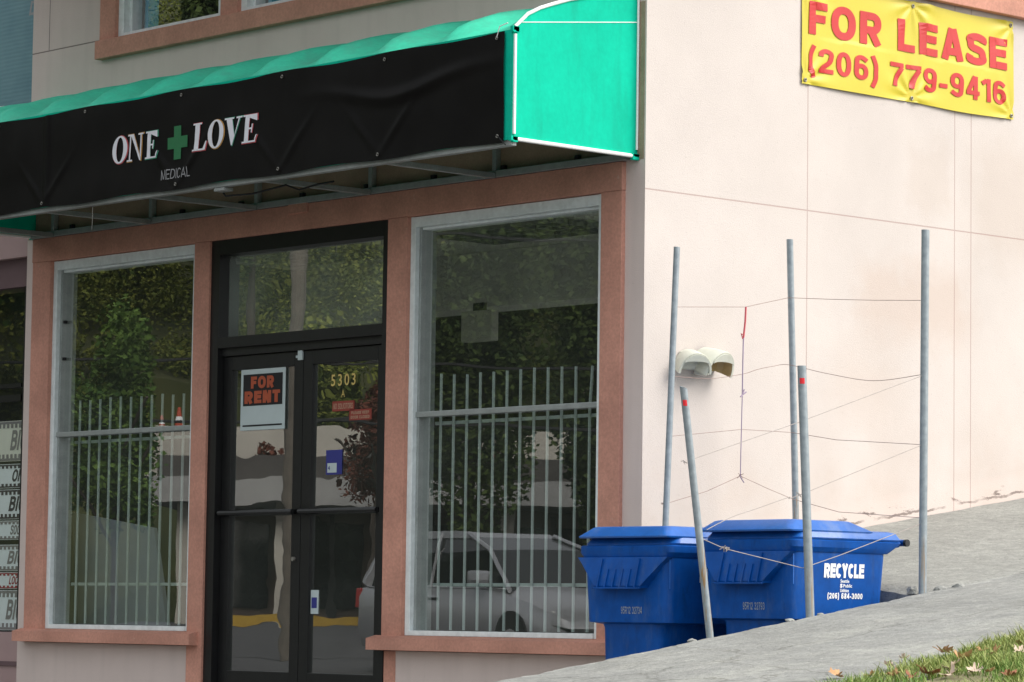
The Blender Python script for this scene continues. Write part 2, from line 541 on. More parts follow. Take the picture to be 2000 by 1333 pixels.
m_fol_a = leafmat("foliage_olive", (0.042, 0.078, 0.012), (0.21, 0.23, 0.045))
m_fol_b = leafmat("foliage_green", (0.03, 0.08, 0.014), (0.14, 0.23, 0.045))
m_fol_c = leafmat("foliage_dark", (0.014, 0.032, 0.008), (0.075, 0.11, 0.026))
m_fol_d = leafmat("foliage_rust", (0.05, 0.016, 0.010), (0.15, 0.05, 0.03))
m_under = mat("undergrowth", (0.022, 0.034, 0.010), 0.95, 0.3, 0.5, 0.8, 2, col2=(0.07, 0.075, 0.02))
m_polewood = mat("grey_pole_wood", (0.12, 0.105, 0.085), 0.95, 0.2, 6, 0.4, 30)
m_curtain = mat("teal_curtain", (0.06, 0.50, 0.75), 0.8, 0.08, 5)
m_bark = mat("bark", (0.055, 0.045, 0.035), 0.95, 0.25, 8, 0.6, 30)
m_mallwall = mat("mall_tan_wall", (0.13, 0.10, 0.08), 0.9, 0.1, 3)
m_fascia = mat("mall_grey_fascia", (0.30, 0.30, 0.29), 0.8, 0.08, 3)
m_roofing = mat("mall_dark_roof", (0.07, 0.065, 0.06), 0.9, 0.15, 3)
m_retain = mat("white_retaining_wall", (0.40, 0.38, 0.33), 0.9, 0.08, 1.5, 0.2, 20)
m_yelpaint = mat("yellow_kerb_paint", (0.36, 0.225, 0.02), 0.7, 0.1)
m_cone = mat("orange_cone", (0.45, 0.07, 0.03), 0.6, 0.05)
m_car = mat("silver_car_paint", (0.42, 0.43, 0.445), 0.3, 0.03, 3, metal=0.6)
m_carglass = mat("dark_car_glass", (0.012, 0.014, 0.016), 0.05, 0.05)
m_tyre = mat("tyre_rubber", (0.012, 0.012, 0.012), 0.85, 0.1)
m_chrome = mat("wheel_alloy", (0.5, 0.5, 0.5), 0.3, 0.05, metal=0.8)
m_amber = mat("amber_lens", (0.5, 0.2, 0.05), 0.2, 0.05)
m_clear = mat("clear_lens", (0.7, 0.7, 0.68), 0.1, 0.04)
m_tail = mat("tail_lens", (0.35, 0.01, 0.01), 0.2, 0.05)

weather(m_blue, (0.055, 0.115, 0.27), 5, 0.52, 0.72, 0.55, (3, 3, .8))
weather(m_blue, (0.004, 0.03, 0.12), 9, 0.55, 0.75, 0.6, (2, 2, .6))
weather(m_lid, (0.20, 0.27, 0.42), 6, 0.52, 0.75, 0.5)
weather(m_trim, (0.26, 0.15, 0.11), 5, 0.56, 0.80, 0.35, (1, 1, .6))
weather(m_trim, (0.60, 0.42, 0.34), 16, 0.66, 0.72, 0.6)
weather(m_green, (0.01, 0.30, 0.20), 3, 0.5, 0.75, 0.45, (1, 3, .5))
weather(m_canopy, (0.12, 0.36, 0.27), 4, 0.5, 0.75, 0.5)
weather(m_white, (0.42, 0.42, 0.39), 14, 0.58, 0.76, 0.4, (1, 1, .5))
weather(m_yellow, (0.50, 0.38, 0.05), 3, 0.55, 0.75, 0.3)
weather(m_beige, (0.42, 0.40, 0.32), 12, 0.55, 0.75, 0.35)
def siding_blue():
    m, t, p = nodes_of("blue_mesh_cladding")
    N, L = t.nodes.new, t.links.new
    geo = N("ShaderNodeNewGeometry")
    wv = N("ShaderNodeTexWave")
    wv.bands_direction = 'Z'
    wv.inputs["Scale"].default_value = 11
    wv.inputs["Distortion"].default_value = 0.4
    L(geo.outputs["Position"], wv.inputs["Vector"])
    n = N("ShaderNodeTexNoise")
    n.inputs["Scale"].default_value = 3
    n.inputs["Detail"].default_value = 5
    L(geo.outputs["Position"], n.inputs["Vector"])
    r = N("ShaderNodeValToRGB")
    r.color_ramp.elements[0].position = .3
    r.color_ramp.elements[0].color = (0.11, 0.235, 0.285, 1)
    r.color_ramp.elements[1].position = .75
    r.color_ramp.elements[1].color = (0.19, 0.34, 0.375, 1)
    L(n.outputs["Fac"], r.inputs[0])
    mx = N("ShaderNodeMix")
    mx.data_type = 'RGBA'
    mx.blend_type = 'MULTIPLY'
    mx.inputs[0].default_value = 0.07
    L(r.outputs[0], mx.inputs[6]); L(wv.outputs["Color"], mx.inputs[7])
    L(mx.outputs[2], p.inputs["Base Color"])
    p.inputs["Roughness"].default_value = 0.5
    b = N("ShaderNodeBump")
    b.inputs["Strength"].default_value = 0.06
    b.inputs["Distance"].default_value = 0.01
    L(wv.outputs["Fac"], b.inputs["Height"])
    L(b.outputs[0], p.inputs["Normal"])
    return m
m_bluepanel = siding_blue()

# ------------------------------------------------------------------ object helpers
def thing(name, loc, label, cat, group=None, rotz=0.0):
    o = bpy.data.objects.new(name, None)
    COL.objects.link(o)
    o.location = loc
    o.rotation_euler = (0, 0, rotz)
    o.empty_display_size = 0.2
    o["label"] = label
    o["category"] = cat
    if group: o["group"] = group
    return o

def tag(o, label=None, cat=None, group=None, kind=None):
    if label: o["label"] = label
    if cat: o["category"] = cat
    if group: o["group"] = group
    if kind: o["kind"] = kind
    return o

def root_loc(parent):
    while parent.parent: parent = parent.parent
    return Vector(parent.location)

class MB:
    """collects shapes in world (or, for a thing still at the origin, local) coordinates"""
    def __init__(s): s.bm = bmesh.new()
    def face(s, pts):
        return s.bm.faces.new([s.bm.verts.new(p) for p in pts])
    def box(s, x0, x1, y0, y1, z0, z1, bev=0.0):
        b = bmesh.new()
        bmesh.ops.create_cube(b, size=1)
        for v in b.verts:
            v.co = Vector((x0 + (v.co.x + .5) * (x1 - x0), y0 + (v.co.y + .5) * (y1 - y0), z0 + (v.co.z + .5) * (z1 - z0)))
        if bev > 0:
            bmesh.ops.bevel(b, geom=list(b.edges), offset=bev, segments=2, affect='EDGES', profile=0.6)
        s.add(b)
        return s
    def add(s, b, mtx=None):
        me = bpy.data.meshes.new("tmp")
        b.to_mesh(me); b.free()
        if mtx: me.transform(mtx)
        s.bm.from_mesh(me)
        bpy.data.meshes.remove(me)
    def hexa(s, bot, top, bev=0.0):
        """8-corner solid, bot & top lists of 4 points in order"""
        b = bmesh.new()
        vb = [b.verts.new(p) for p in bot]
        vt = [b.verts.new(p) for p in top]
        b.faces.new(vb[::-1]); b.faces.new(vt)
        for i in range(4):
            b.faces.new((vb[i], vb[(i + 1) % 4], vt[(i + 1) % 4], vt[i]))
        bmesh.ops.recalc_face_normals(b, faces=b.faces)
        if bev > 0:
            bmesh.ops.bevel(b, geom=list(b.edges), offset=bev, segments=2, affect='EDGES', profile=0.6)
        s.add(b)
        return s
    def loft(s, loops, cap=True, closed=True):
        """loops: lists with equal number of points"""
        vs = [[s.bm.verts.new(p) for p in l] for l in loops]
        n = len(vs[0])
        for a, b in zip(vs, vs[1:]):
            for i in range(n if closed else n - 1):
                s.bm.faces.new((a[i], a[(i + 1) % n], b[(i + 1) % n], b[i]))
        if cap:
            s.bm.faces.new(vs[0][::-1]); s.bm.faces.new(vs[-1])
        return s
    def tube(s, pts, r, n=8, cap=True, r2=None):
        pts = [Vector(p) for p in pts]
        loops = []
        for i, p in enumerate(pts):
            d = (pts[min(i + 1, len(pts) - 1)] - pts[max(i - 1, 0)]).normalized()
            ref = Vector((0, 0, 1)) if abs(d.z) < 0.9 else Vector((1, 0, 0))
            a = d.cross(ref).normalized(); b = d.cross(a)
            rr = r if r2 is None else r + (r2 - r) * i / max(1, len(pts) - 1)
            loops.append([p + a * math.cos(2 * math.pi * k / n) * rr + b * math.sin(2 * math.pi * k / n) * rr for k in range(n)])
        return s.loft(loops, cap)
    def prism(s, poly, axis, a, b):
        """extrude 2-D polygon along axis ('x','y','z') from a to b"""
        def P(q, t):
            return {'x': (t, q[0], q[1]), 'y': (q[0], t, q[1]), 'z': (q[0], q[1], t)}[axis]
        return s.loft([[P(q, a) for q in poly], [P(q, b) for q in poly]])
    def build(s, name, m, parent=None, smooth=False, recalc=True):
        if recalc: bmesh.ops.recalc_face_normals(s.bm, faces=s.bm.faces)
        me = bpy.data.meshes.new(name)
        s.bm.to_mesh(me); s.bm.free()
        off = root_loc(parent) if parent else Vector((0, 0, 0))
        if parent: me.transform(Matrix.Translation(-off))
        for mm in (m if isinstance(m, (list, tuple)) else [m]): me.materials.append(mm)
        if smooth:
            for p in me.polygons: p.use_smooth = True
        o = bpy.data.objects.new(name, me)
        COL.objects.link(o)
        if parent: o.parent = parent
        return o
    def smooth_by_angle(s): pass

def recenter(o, base):
    """single-mesh thing: put its origin at its base"""
    base = Vector(base)
    o.data.transform(Matrix.Translation(-base))
    o.location = base
    return o

def shade_auto(o, ang=40):
    me = o.data
    bm = bmesh.new(); bm.from_mesh(me)
    for f in bm.faces: f.smooth = True
    for e in bm.edges:
        if len(e.link_faces) == 2 and e.calc_face_angle(0) > R(ang): e.smooth = False
    bm.to_mesh(me); bm.free()
    return o

_dg = None
def text_bm(txt, bold=0.0, shear=0.0, space=1.0, ext=0.001):
    """letters as a bmesh in a unit box (0..1, 0..1), x right, y up"""
    c = bpy.data.curves.new("t", 'FONT')
    c.body = txt
    c.size = 1
    c.offset = bold
    c.shear = shear
    c.space_character = space
    c.resolution_u = 4
    c.fill_mode = 'FRONT'
    o = bpy.data.objects.new("t", c)
    COL.objects.link(o)
    dg = bpy.context.evaluated_depsgraph_get()
    dg.update()
    me = bpy.data.meshes.new_from_object(o.evaluated_get(dg))
    bpy.data.objects.remove(o); bpy.data.curves.remove(c)
    bm = bmesh.new(); bm.from_mesh(me); bpy.data.meshes.remove(me)
    xs = [v.co.x for v in bm.verts]; ys = [v.co.y for v in bm.verts]
    x0, x1, y0, y1 = min(xs), max(xs), min(ys), max(ys)
    for v in bm.verts:
        v.co = Vector(((v.co.x - x0) / (x1 - x0), (v.co.y - y0) / (y1 - y0), 0))
    return bm

def arc(cx, cy, rx, ry, a0, a1, n=14, e=2.25):
    out = []
    for k in range(n + 1):
        a = R(a0 + (a1 - a0) * k / n)
        c, q = math.cos(a), math.sin(a)
        out.append((cx + rx * math.copysign(abs(c) ** (2 / e), c), cy + ry * math.copysign(abs(q) ** (2 / e), q)))
    return out
def spl(pts):
    return [(p.x, p.y) for p in smooth_path([(x, y, 0) for x, y in pts], 6)]
def smooth_path(pts, n=8):
    P = [Vector(p) for p in pts]
    out = []
    for i in range(len(P) - 1):
        p0, p1, p2, p3 = P[max(0, i - 1)], P[i], P[i + 1], P[min(len(P) - 1, i + 2)]
        for k in range(n):
            t = k / n
            out.append(.5 * ((2 * p1) + (-p0 + p2) * t + (2 * p0 - 5 * p1 + 4 * p2 - p3) * t * t + (-p0 + 3 * p1 - 3 * p2 + p3) * t ** 3))
    out.append(P[-1])
    return out
def grot(ch, t):
    """width and centre-line strokes of a plain grotesque capital or figure, cap height 1, stem t"""
    l, b, T = t / 2, t / 2, 1 - t / 2
    WD = {'F': .60, 'O': .80, 'R': .72, 'L': .58, 'E': .64, 'A': .78, 'S': .68, 'C': .68, 'Y': .74, 'N': .72, 'T': .64, 'M': .86, 'D': .74, 'I': t, '!': t, ' ': .30, '-': .34, '(': .30, ')': .30, '1': .40, 'U': .72, 'K': .72, 'P': .66, 'G': .78, 'B': .70}
    w = WD.get(ch, .58)
    r = w - l
    S_ = {
        'F': [[(l, 0), (l, 1)], [(t, T), (w, T)], [(t, .5), (w * .9, .5)]],
        'E': [[(l, 0), (l, 1)], [(t, T), (w, T)], [(t, .52), (w * .94, .52)], [(t, b), (w, b)]],
        'L': [[(l, 0), (l, 1)], [(t, b), (w, b)]],
        'I': [[(l, 0), (l, 1)]],
        'T': [[(0, T), (w, T)], [(w / 2, 0), (w / 2, 1 - t)]],
        'O': [arc(w / 2, .5, w / 2 - l, .5 - l + .015, 0, 360, 36)],
        'D': [[(l, 0), (l, 1)], [(t, T), (w * .42, T)] + arc(w * .42, .5, r - w * .42, .5 - b, 90, -90, 16) + [(t, b)]],
        'R': [[(l, 0), (l, 1)], [(t, T), (w * .55, T)] + arc(w * .55, (T + .45) / 2, r - w * .55 - .01, (T - .45) / 2, 90, -90, 14) + [(t, .45)], [(w * .50, .45), (r + .0, 0)]],
        'P': [[(l, 0), (l, 1)], [(t, T), (w * .55, T)] + arc(w * .55, (T + .42) / 2, r - w * .55, (T - .42) / 2, 90, -90, 14) + [(t, .42)]],
        'B': [[(l, 0), (l, 1)], [(t, T), (w * .5, T)] + arc(w * .5, (T + .53) / 2, r - w * .55, (T - .53) / 2, 90, -90, 12) + [(t, .53)], [(w * .5, .53)] + arc(w * .52, (.53 + b) / 2, r - w * .52, (.53 - b) / 2, 90, -90, 12) + [(t, b)]],
        'A': [[(l * 1.0, 0), (w / 2 - .02, 1)], [(w - l, 0), (w / 2 + .02, 1)], [(w * .24, .27), (w * .76, .27)]],
        'N': [[(l, 0), (l, 1)], [(r, 0), (r, 1)], [(l + .02, 1), (r - .02, 0)]],
        'M': [[(l, 0), (l, 1)], [(r, 0), (r, 1)], [(l + .02, 1), (w / 2, .05)], [(r - .02, 1), (w / 2, .05)]],
        'U': [[(l, 1), (l, .35)] + arc(w / 2, .35, w / 2 - l, .35 - b, 180, 360, 14) + [(r, 1)]],
        'K': [[(l, 0), (l, 1)], [(r, 1), (t, .38)], [(w * .42, .58), (r, 0)]],
        'Y': [[(l * .9, 1), (w / 2, .45)], [(w - l * .9, 1), (w / 2, .45)], [(w / 2, 0), (w / 2, .48)]],
        'C': [arc(w / 2, .5, w / 2 - l, .5 - l + .015, 36, 324, 30)],
        'G': [arc(w / 2, .5, w / 2 - l, .5 - l + .015, 45, 330, 30), [(w * .55, .44), (w, .44)], [(r, .44), (r, .05)]],
        'S': [spl([(r + .01, .71), (w * .86, T - .05), (w * .5, T + .012), (w * .16, T - .06), (l + .01, .72), (w * .26, .555), (w * .74, .45), (r, .275), (w * .84, b + .06), (w * .5, b - .012), (w * .13, b + .05), (l - .01, .30)])],
        '0': [arc(w / 2, .5, w / 2 - l, .5 - l + .01, 0, 360, 34)],
        '1': [[(w - l, 0), (w - l, 1)], [(0, .76), (w * .55, .92)]],
        '2': [spl([(l, .68), (l + .03, .84), (w * .5, T + .01), (r - .01, .84), (r, .68), (w * .72, .47), (w * .3, .24), (l + .02, t * .9)]), [(0, b), (w, b)]],
        '3': [spl([(l, .74), (w * .2, T - .05), (w * .5, T + .01), (r - .03, .76), (w * .74, .58), (w * .4, .53)]), spl([(w * .4, .53), (w * .78, .48), (r, .28), (w * .8, b + .05), (w * .5, b - .01), (w * .16, b + .06), (l, .28)])],
        '4': [[(w * .70, 0), (w * .70, 1)], [(w * .64, 1), (l * .8, .30)], [(0, .28), (w, .28)]],
        '5': [[(w * .95, T), (w * .16, T)], [(w * .20, 1 - t), (w * .14, .50)], spl([(w * .14, .52), (w * .5, .62), (r, .34), (w * .8, b + .06), (w * .48, b - .01), (w * .14, b + .07), (l, .25)])],
        '6': [arc(w / 2, .325, w / 2 - l, .325 - l + .01, 0, 360, 28), spl([(l, .33), (l + .01, .60), (w * .24, .86), (w * .55, T + .01), (w * .9, .80)])],
        '7': [[(0, T), (w, T)], spl([(r + .02, 1 - t), (w * .58, .50), (w * .40, .20), (w * .34, 0)])],
        '8': [arc(w / 2, .275, w / 2 - l, .275 - l + .01, 0, 360, 24), arc(w / 2, .745, w / 2 - l - .02, .255 - l + .01, 0, 360, 24)],
        '9': [arc(w / 2, .675, w / 2 - l, .325 - l + .01, 0, 360, 28), spl([(r, .67), (r - .01, .40), (w * .76, .14), (w * .45, b - .01), (w * .1, .20)])],
        '-': [[(0, .36), (w, .36)]],
        '(': [spl([(w - l * .7, 1.08), (l * 1.1, .72), (l, .40), (l * 1.1, .10), (w - l * .7, -.24)])],
        ')': [spl([(l * .7, 1.08), (w - l * 1.1, .72), (w - l, .40), (w - l * 1.1, .10), (l * .7, -.24)])],
        ' ': [],
        '!': [[(t / 2, .3), (t / 2, 1)], [(t / 2, 0), (t / 2, .17)]],
    }
    return w, S_.get(ch)
def sans(mb, txt, o, rt, up, wd, ht, t=.2, gap=.11, warp=None, lift=.0003, step=.12, slant=0.0):
    """flat bold lettering made from strokes; o is the left end of the base line, wd x ht the size of the line"""
    o, rt, up = Vector(o), Vector(rt), Vector(up)
    nrm = rt.cross(up)
    tot = sum(grot(c, t)[0] for c in txt) + gap * (len(txt) - 1)
    x = 0
    for ch in txt:
        w, st = grot(ch, t)
        for si, pl in enumerate(st):
            P = [Vector((p[0], p[1])) for p in pl]
            Q = [P[0]]
            for p in P[1:]:                              # fine enough to follow a wrinkled surface
                if (p - Q[-1]).length < 1e-5: continue
                n = max(1, int((p - Q[-1]).length / step)) if warp else 1
                a = Q[-1].copy()
                for k in range(1, n + 1): Q.append(a.lerp(p, k / n))
            closed = (Q[0] - Q[-1]).length < 1e-4 and len(Q) > 6
            L_, R_ = [], []
            m = len(Q)
            for i in range(m):
                pa = Q[i - 1] if i > 0 else (Q[-2] if closed else Q[0])
                pb = Q[i + 1] if i < m - 1 else (Q[1] if closed else Q[-1])
                d1 = (Q[i] - pa); d2 = (pb - Q[i])
                d = (d1.normalized() if d1.length else d2.normalized()) + (d2.normalized() if d2.length else d1.normalized())
                d = d.normalized()
                nn = Vector((-d.y, d.x)) * t / 2
                L_.append(Q[i] + nn); R_.append(Q[i] - nn)
            def w3(p):
                q = o + rt * ((x + p.x + slant * p.y) / tot * wd) + up * (p.y * ht)
                if warp: q = warp(q)
                return q + nrm * (lift * si)
            a = [mb.bm.verts.new(w3(p)) for p in L_]; b_ = [mb.bm.verts.new(w3(p)) for p in R_]
            for i in range(m - 1):
                mb.bm.faces.new((a[i], b_[i], b_[i + 1], a[i + 1]))
        x += w + gap
    return mb

def put_text(mb, txt, o, rt, up, wd, ht, bold=0.0, shear=0.0, space=1.0, warp=None, cuts=0):
    o, rt, up = Vector(o), Vector(rt), Vector(up)
    nrm = rt.cross(up)
    bm = text_bm(txt, bold, shear, space)
    if cuts:
        for k in range(1, cuts):
            bmesh.ops.bisect_plane(bm, geom=bm.verts[:] + bm.edges[:] + bm.faces[:], plane_co=(k / cuts, 0, 0), plane_no=(1, 0, 0))
        for k in range(1, 4):
            bmesh.ops.bisect_plane(bm, geom=bm.verts[:] + bm.edges[:] + bm.faces[:], plane_co=(0, k / 4, 0), plane_no=(0, 1, 0))
    bmesh.ops.triangulate(bm, faces=bm.faces)
    for v in bm.verts:
        p = o + rt * (v.co.x * wd) + up * (v.co.y * ht)
        if warp: p = warp(p)
        v.co = p
    mb.add(bm)
    return mb

def lerp(a, b, t): return a + (b - a) * t
def slope_z(y):
    """level of the hill pavement along +Y"""
    z = 0.662 + 0.155 * y
    k = 0.13
    t = (z + 0.13) / k
    return -0.13 + (k * math.log1p(math.exp(t)) if t < 20 else z + 0.13)

# ------------------------------------------------------------------ ground
g = MB(); g.face([(-260, -260, -.134), (260, -260, -.134), (260, 260, -.134), (-260, 260, -.134)])
tag(g.build("ground", m_road), kind='structure')
# front pavement before the shops
g = MB(); g.face([(-30, -3.4, -.130), (1.9, -3.4, -.130), (1.9, -.0, -.130), (-30, -.0, -.130)])
g.face([(0.0, 0.0, -.130), (1.9, 0.0, -.130), (1.9, 0.2, -.130), (0.0, 0.2, -.130)])
tag(g.build("pavement", m_walk), kind='structure')

# hill sidewalk with a broken edge
def edge_x(y):
    return 1.95 + 0.020 * noise.noise(Vector((0, y * 6, 3))) + 0.014 * noise.noise(Vector((5, y * 23, 1)))
g = MB()
ys = [-8.5 + 0.03 * i for i in range(int(18.5 / 0.03))]
cols = [0, .012, .03, .06, .1, .16, .25, .4, .6, .85, 1.1, 1.35, 1.6, 1.8, 2.0, 2.15]
rows = []
for y in ys:
    ex = edge_x(y)
    row = []
    zb = slope_z(y)
    chip = 0.022 * max(0, noise.noise(Vector((2, y * 9, 0)))) + 0.008 * noise.noise(Vector((2, y * 40, 0)))
    if -9 < y < 0.16:
        row.append((ex + 0.01 * noise.noise(Vector((1, y * 15, 7))), y, -.14))
        row.append((ex - .008, y, zb - .12))
    else:
        row.append((ex, y, -.14)); row.append((ex, y, zb - .12))
    for c in cols:
        x = ex + c
        k = max(0, 1 - c / .05)
        z = zb - chip * k - .012 * k + 0.006 * noise.noise(Vector((x * 3, y * 3, 0))) + 0.003 * noise.noise(Vector((x * 14, y * 14, 0)))
        row.append((x, y, z))
    row.append((x + .006, y, z - .12))
    rows.append(row)
vv = [[g.bm.verts.new(p) for p in r] for r in rows]
for a, b in zip(vv, vv[1:]):
    for i in range(len(a) - 1):
        g.bm.faces.new((a[i], a[i + 1], b[i + 1], b[i]))
o = g.build("sidewalk", m_walk); tag(o, kind='structure'); shade_auto(o, 35)

# yard between flank wall and sidewalk, cut off above the bin pit
g = MB()
def yard_z(x, y):
    return lerp(0.793 + 0.153 * y, 0.655 + 0.155 * y, min(1, max(0, x / 1.95)))
nx = 44
ys = [0.0] + [0.03 * i for i in range(1, 60)] + [1.8 + .15 * i for i in range(0, 56)]
rows = []
for j, y in enumerate(ys):
    row = []
    for i in range(nx + 1):
        x = 0.003 + (1.975 - 0.003) * i / nx
        y0 = 0.135 + 0.030 * noise.noise(Vector((x * 7, 0, 4))) + 0.02 * noise.noise(Vector((x * 25, 0, 9)))
        yy = y0 + y
        k = max(0, 1 - y / .07)
        z = yard_z(x, yy) - k * (0.02 + 0.025 * abs(noise.noise(Vector((x * 18, 1, 1))))) + 0.005 * noise.noise(Vector((x * 4, yy * 4, 2))) - (0.012 * max(0, 1 - (1.96 - x) / .03))
        row.append((x, yy, z))
    if j == 0:
        rows.append([(p[0], p[1] + .02 * noise.noise(Vector((p[0] * 12, 3, 3))), -.14) for p in row])
        rows.append([(p[0], p[1] - .012 + .03 * noise.noise(Vector((p[0] * 20, 8, 3))), p[2] - .09) for p in row])
    rows.append(row)
vv = [[g.bm.verts.new(p) for p in r] for r in rows]
for a, b in zip(vv, vv[1:]):
    for i in range(len(a) - 1):
        f = g.bm.faces.new((a[i], a[i + 1], b[i + 1], b[i]))
        if a in vv[:2]: f.material_index = 1
o = g.build("side_yard", [m_yard, m_cut]); tag(o, kind='structure'); shade_auto(o, 35)

# verge soil, kerb and the steep side street
g = MB()
ys = [-9 + .1 * i for i in range(190)]
rows = [[(3.72, y, slope_z(y) - .05), (4.08, y, slope_z(y) - .02), (4.2, y, slope_z(y) + .012 * noise.noise(Vector((1, y * 2, 0)))), (4.6, y, slope_z(y) + .02 * noise.noise(Vector((2, y * 2, 0)))), (5.3, y, slope_z(y)), (6.1, y, slope_z(y) - .01)] for y in ys]
vv = [[g.bm.verts.new(p) for p in r] for r in rows]
for a, b in zip(vv, vv[1:]):
    for i in range(len(a) - 1): g.bm.faces.new((a[i], a[i + 1], b[i + 1], b[i]))
o = g.build("verge", m_soil, smooth=True); tag(o, kind='structure')
g = MB()
ys = [-9 + .5 * i for i in range(44)]
rows = [[(6.1, y, slope_z(y) - .005), (6.25, y, slope_z(y) - .005), (6.26, y, max(-.16, slope_z(y) - .13)), (14, y, max(-.16, slope_z(y) - .13))] for y in ys]
vv = [[g.bm.verts.new(p) for p in r] for r in rows]
for a, b in zip(vv, vv[1:]):
    for i in range(len(a) - 1):
        f = g.bm.faces.new((a[i], a[i + 1], b[i + 1], b[i])); f.material_index = 0 if i < 2 else 1
o = g.build("side_street", [m_yard, m_road]); tag(o, kind='structure')

# grass
g = MB()
bm = g.bm
for k in range(190000):
    core = k < 110000                    # densest where the verge is seen close
    x = 3.60 + (1.5 if core else 2.5) * (random.random() ** (1.15 if core else 1.0))
    y = random.uniform(-3.6, .2) if core else random.uniform(-7.5, 4.5)
    e = 3.70 + .13 * max(0, -1.15 - y) + 0.05 * noise.noise(Vector((0, y * 3, 5))) + 0.03 * noise.noise(Vector((0, y * 11, 6)))
    if x < e: continue
    d = noise.noise(Vector((x * 2.2, y * 2.2, 8)))
    if random.random() < .35 - d: continue
    tall = 0.031 + 0.020 * noise.noise(Vector((x * 4, y * 4, 2)))
    if x < e + .14: tall += .022 * max(0, noise.noise(Vector((x, y * 2.7, 12))) + .4)
    h = max(.018, random.gauss(tall, .014))
    a = random.uniform(0, 6.283)
    lean = random.uniform(0.2, 1.5) * h
    wd = random.uniform(.0013, .0030)
    z = slope_z(y) - .01
    b1 = Vector((x, y, z)); dx = Vector((math.cos(a), math.sin(a), 0)); dy = Vector((-dx.y, dx.x, 0))
    mid = b1 + Vector((0, 0, h * .6)) + dy * lean * .35
    tip = b1 + Vector((0, 0, h)) + dy * lean
    v = [bm.verts.new(p) for p in (b1 - dx * wd, b1 + dx * wd, mid + dx * wd * .8, mid - dx * wd * .8, tip)]
    bm.faces.new(v[:4]); bm.faces.new((v[3], v[2], v[4]))
o = g.build("grass", m_grass, recalc=False)
tag(o, "short green and straw coloured grass beside the sidewalk", "grass", kind='stuff')

# ------------------------------------------------------------------ the shop building
B = thing("commercial_building", (-3, 0, -.13), "pink beige stucco corner building with terracotta trim and barred shop windows", "building")
g = MB()
g.box(-.155, 0.0, 0, .25, -.15, 3.02)                 # right corner pier
g.box(-6.04, -5.925, 0, .25, -.15, 3.02)              # left end pier
g.box(-5.925, -4.09, 0, .25, -.15, .312)              # under left window
g.box(-2.16, -.155, 0, .25, -.15, .312)               # under right window
g.box(-6.04, 0.0, 0, .25, 3.02, 4.33)                 # band over the shop front
g.box(-6.04, -5.03, 0, .25, 4.33, 6.4)
g.box(-.6, 0.0, 0, .25, 4.33, 6.4)
g.box(-5.03, -.6, 0, .25, 5.38, 6.4)
g.build("front_wall", m_front, B)
g = MB(); g.face([(0.0015, 0, -.15), (0.0015, 9, -.15), (0.0015, 9, 6.4), (0.0015, 0, 6.4)])
g.face([(-.25, .251, -.15), (-.25, 9, -.15), (-.25, 9, 6.4), (-.25, .251, 6.4)])
g.face([(0.0015, 9, -.15), (-.25, 9, -.15), (-.25, 9, 6.4), (0.0015, 9, 6.4)])
g.build("side_wall", m_side, B, recalc=False)
g = MB(); g.box(-6.04, 0, .251, 9, 6.38, 6.5)
g.build("roof", m_roofing, B)
g = MB(); g.box(-6.04, .0, -1.7, -.001, 5.42, 5.7); g.build("shade_eave", m_trim, B)  # overhang out of view, added and sized to shade the upper wall
# terracotta trim
g = MB(); g.box(-5.935, -.150, -.03, .12, 2.885, 3.045, .004)
g.box(-3.12, -2.93, -.042, -.028, 2.99, 3.07, .003)
g.build("lintel", m_trim, B)
g = MB(); g.box(-6.03, -.01, -.0035, -.0005, 3.05, 3.93); g.build("shade_band", m_shade_band, B)  # dark strip behind the awning frame, shade put into its colour
for x0, x1, z0 in ((-5.93, -5.715, .39), (-4.09, -3.93, -.14), (-2.165, -1.985, .39), (-.320, -.152, .39)):
    g = MB(); g.box(x0, x1, -.028, .14, z0, 2.884, .004)
    if z0 > 0: pass
    g.build("pilaster", m_trim, B)
g = MB(); g.box(-2.165, -2.06, -.005, .14, -.14, .311, .003)
g.build("door_jamb", m_trim, B)

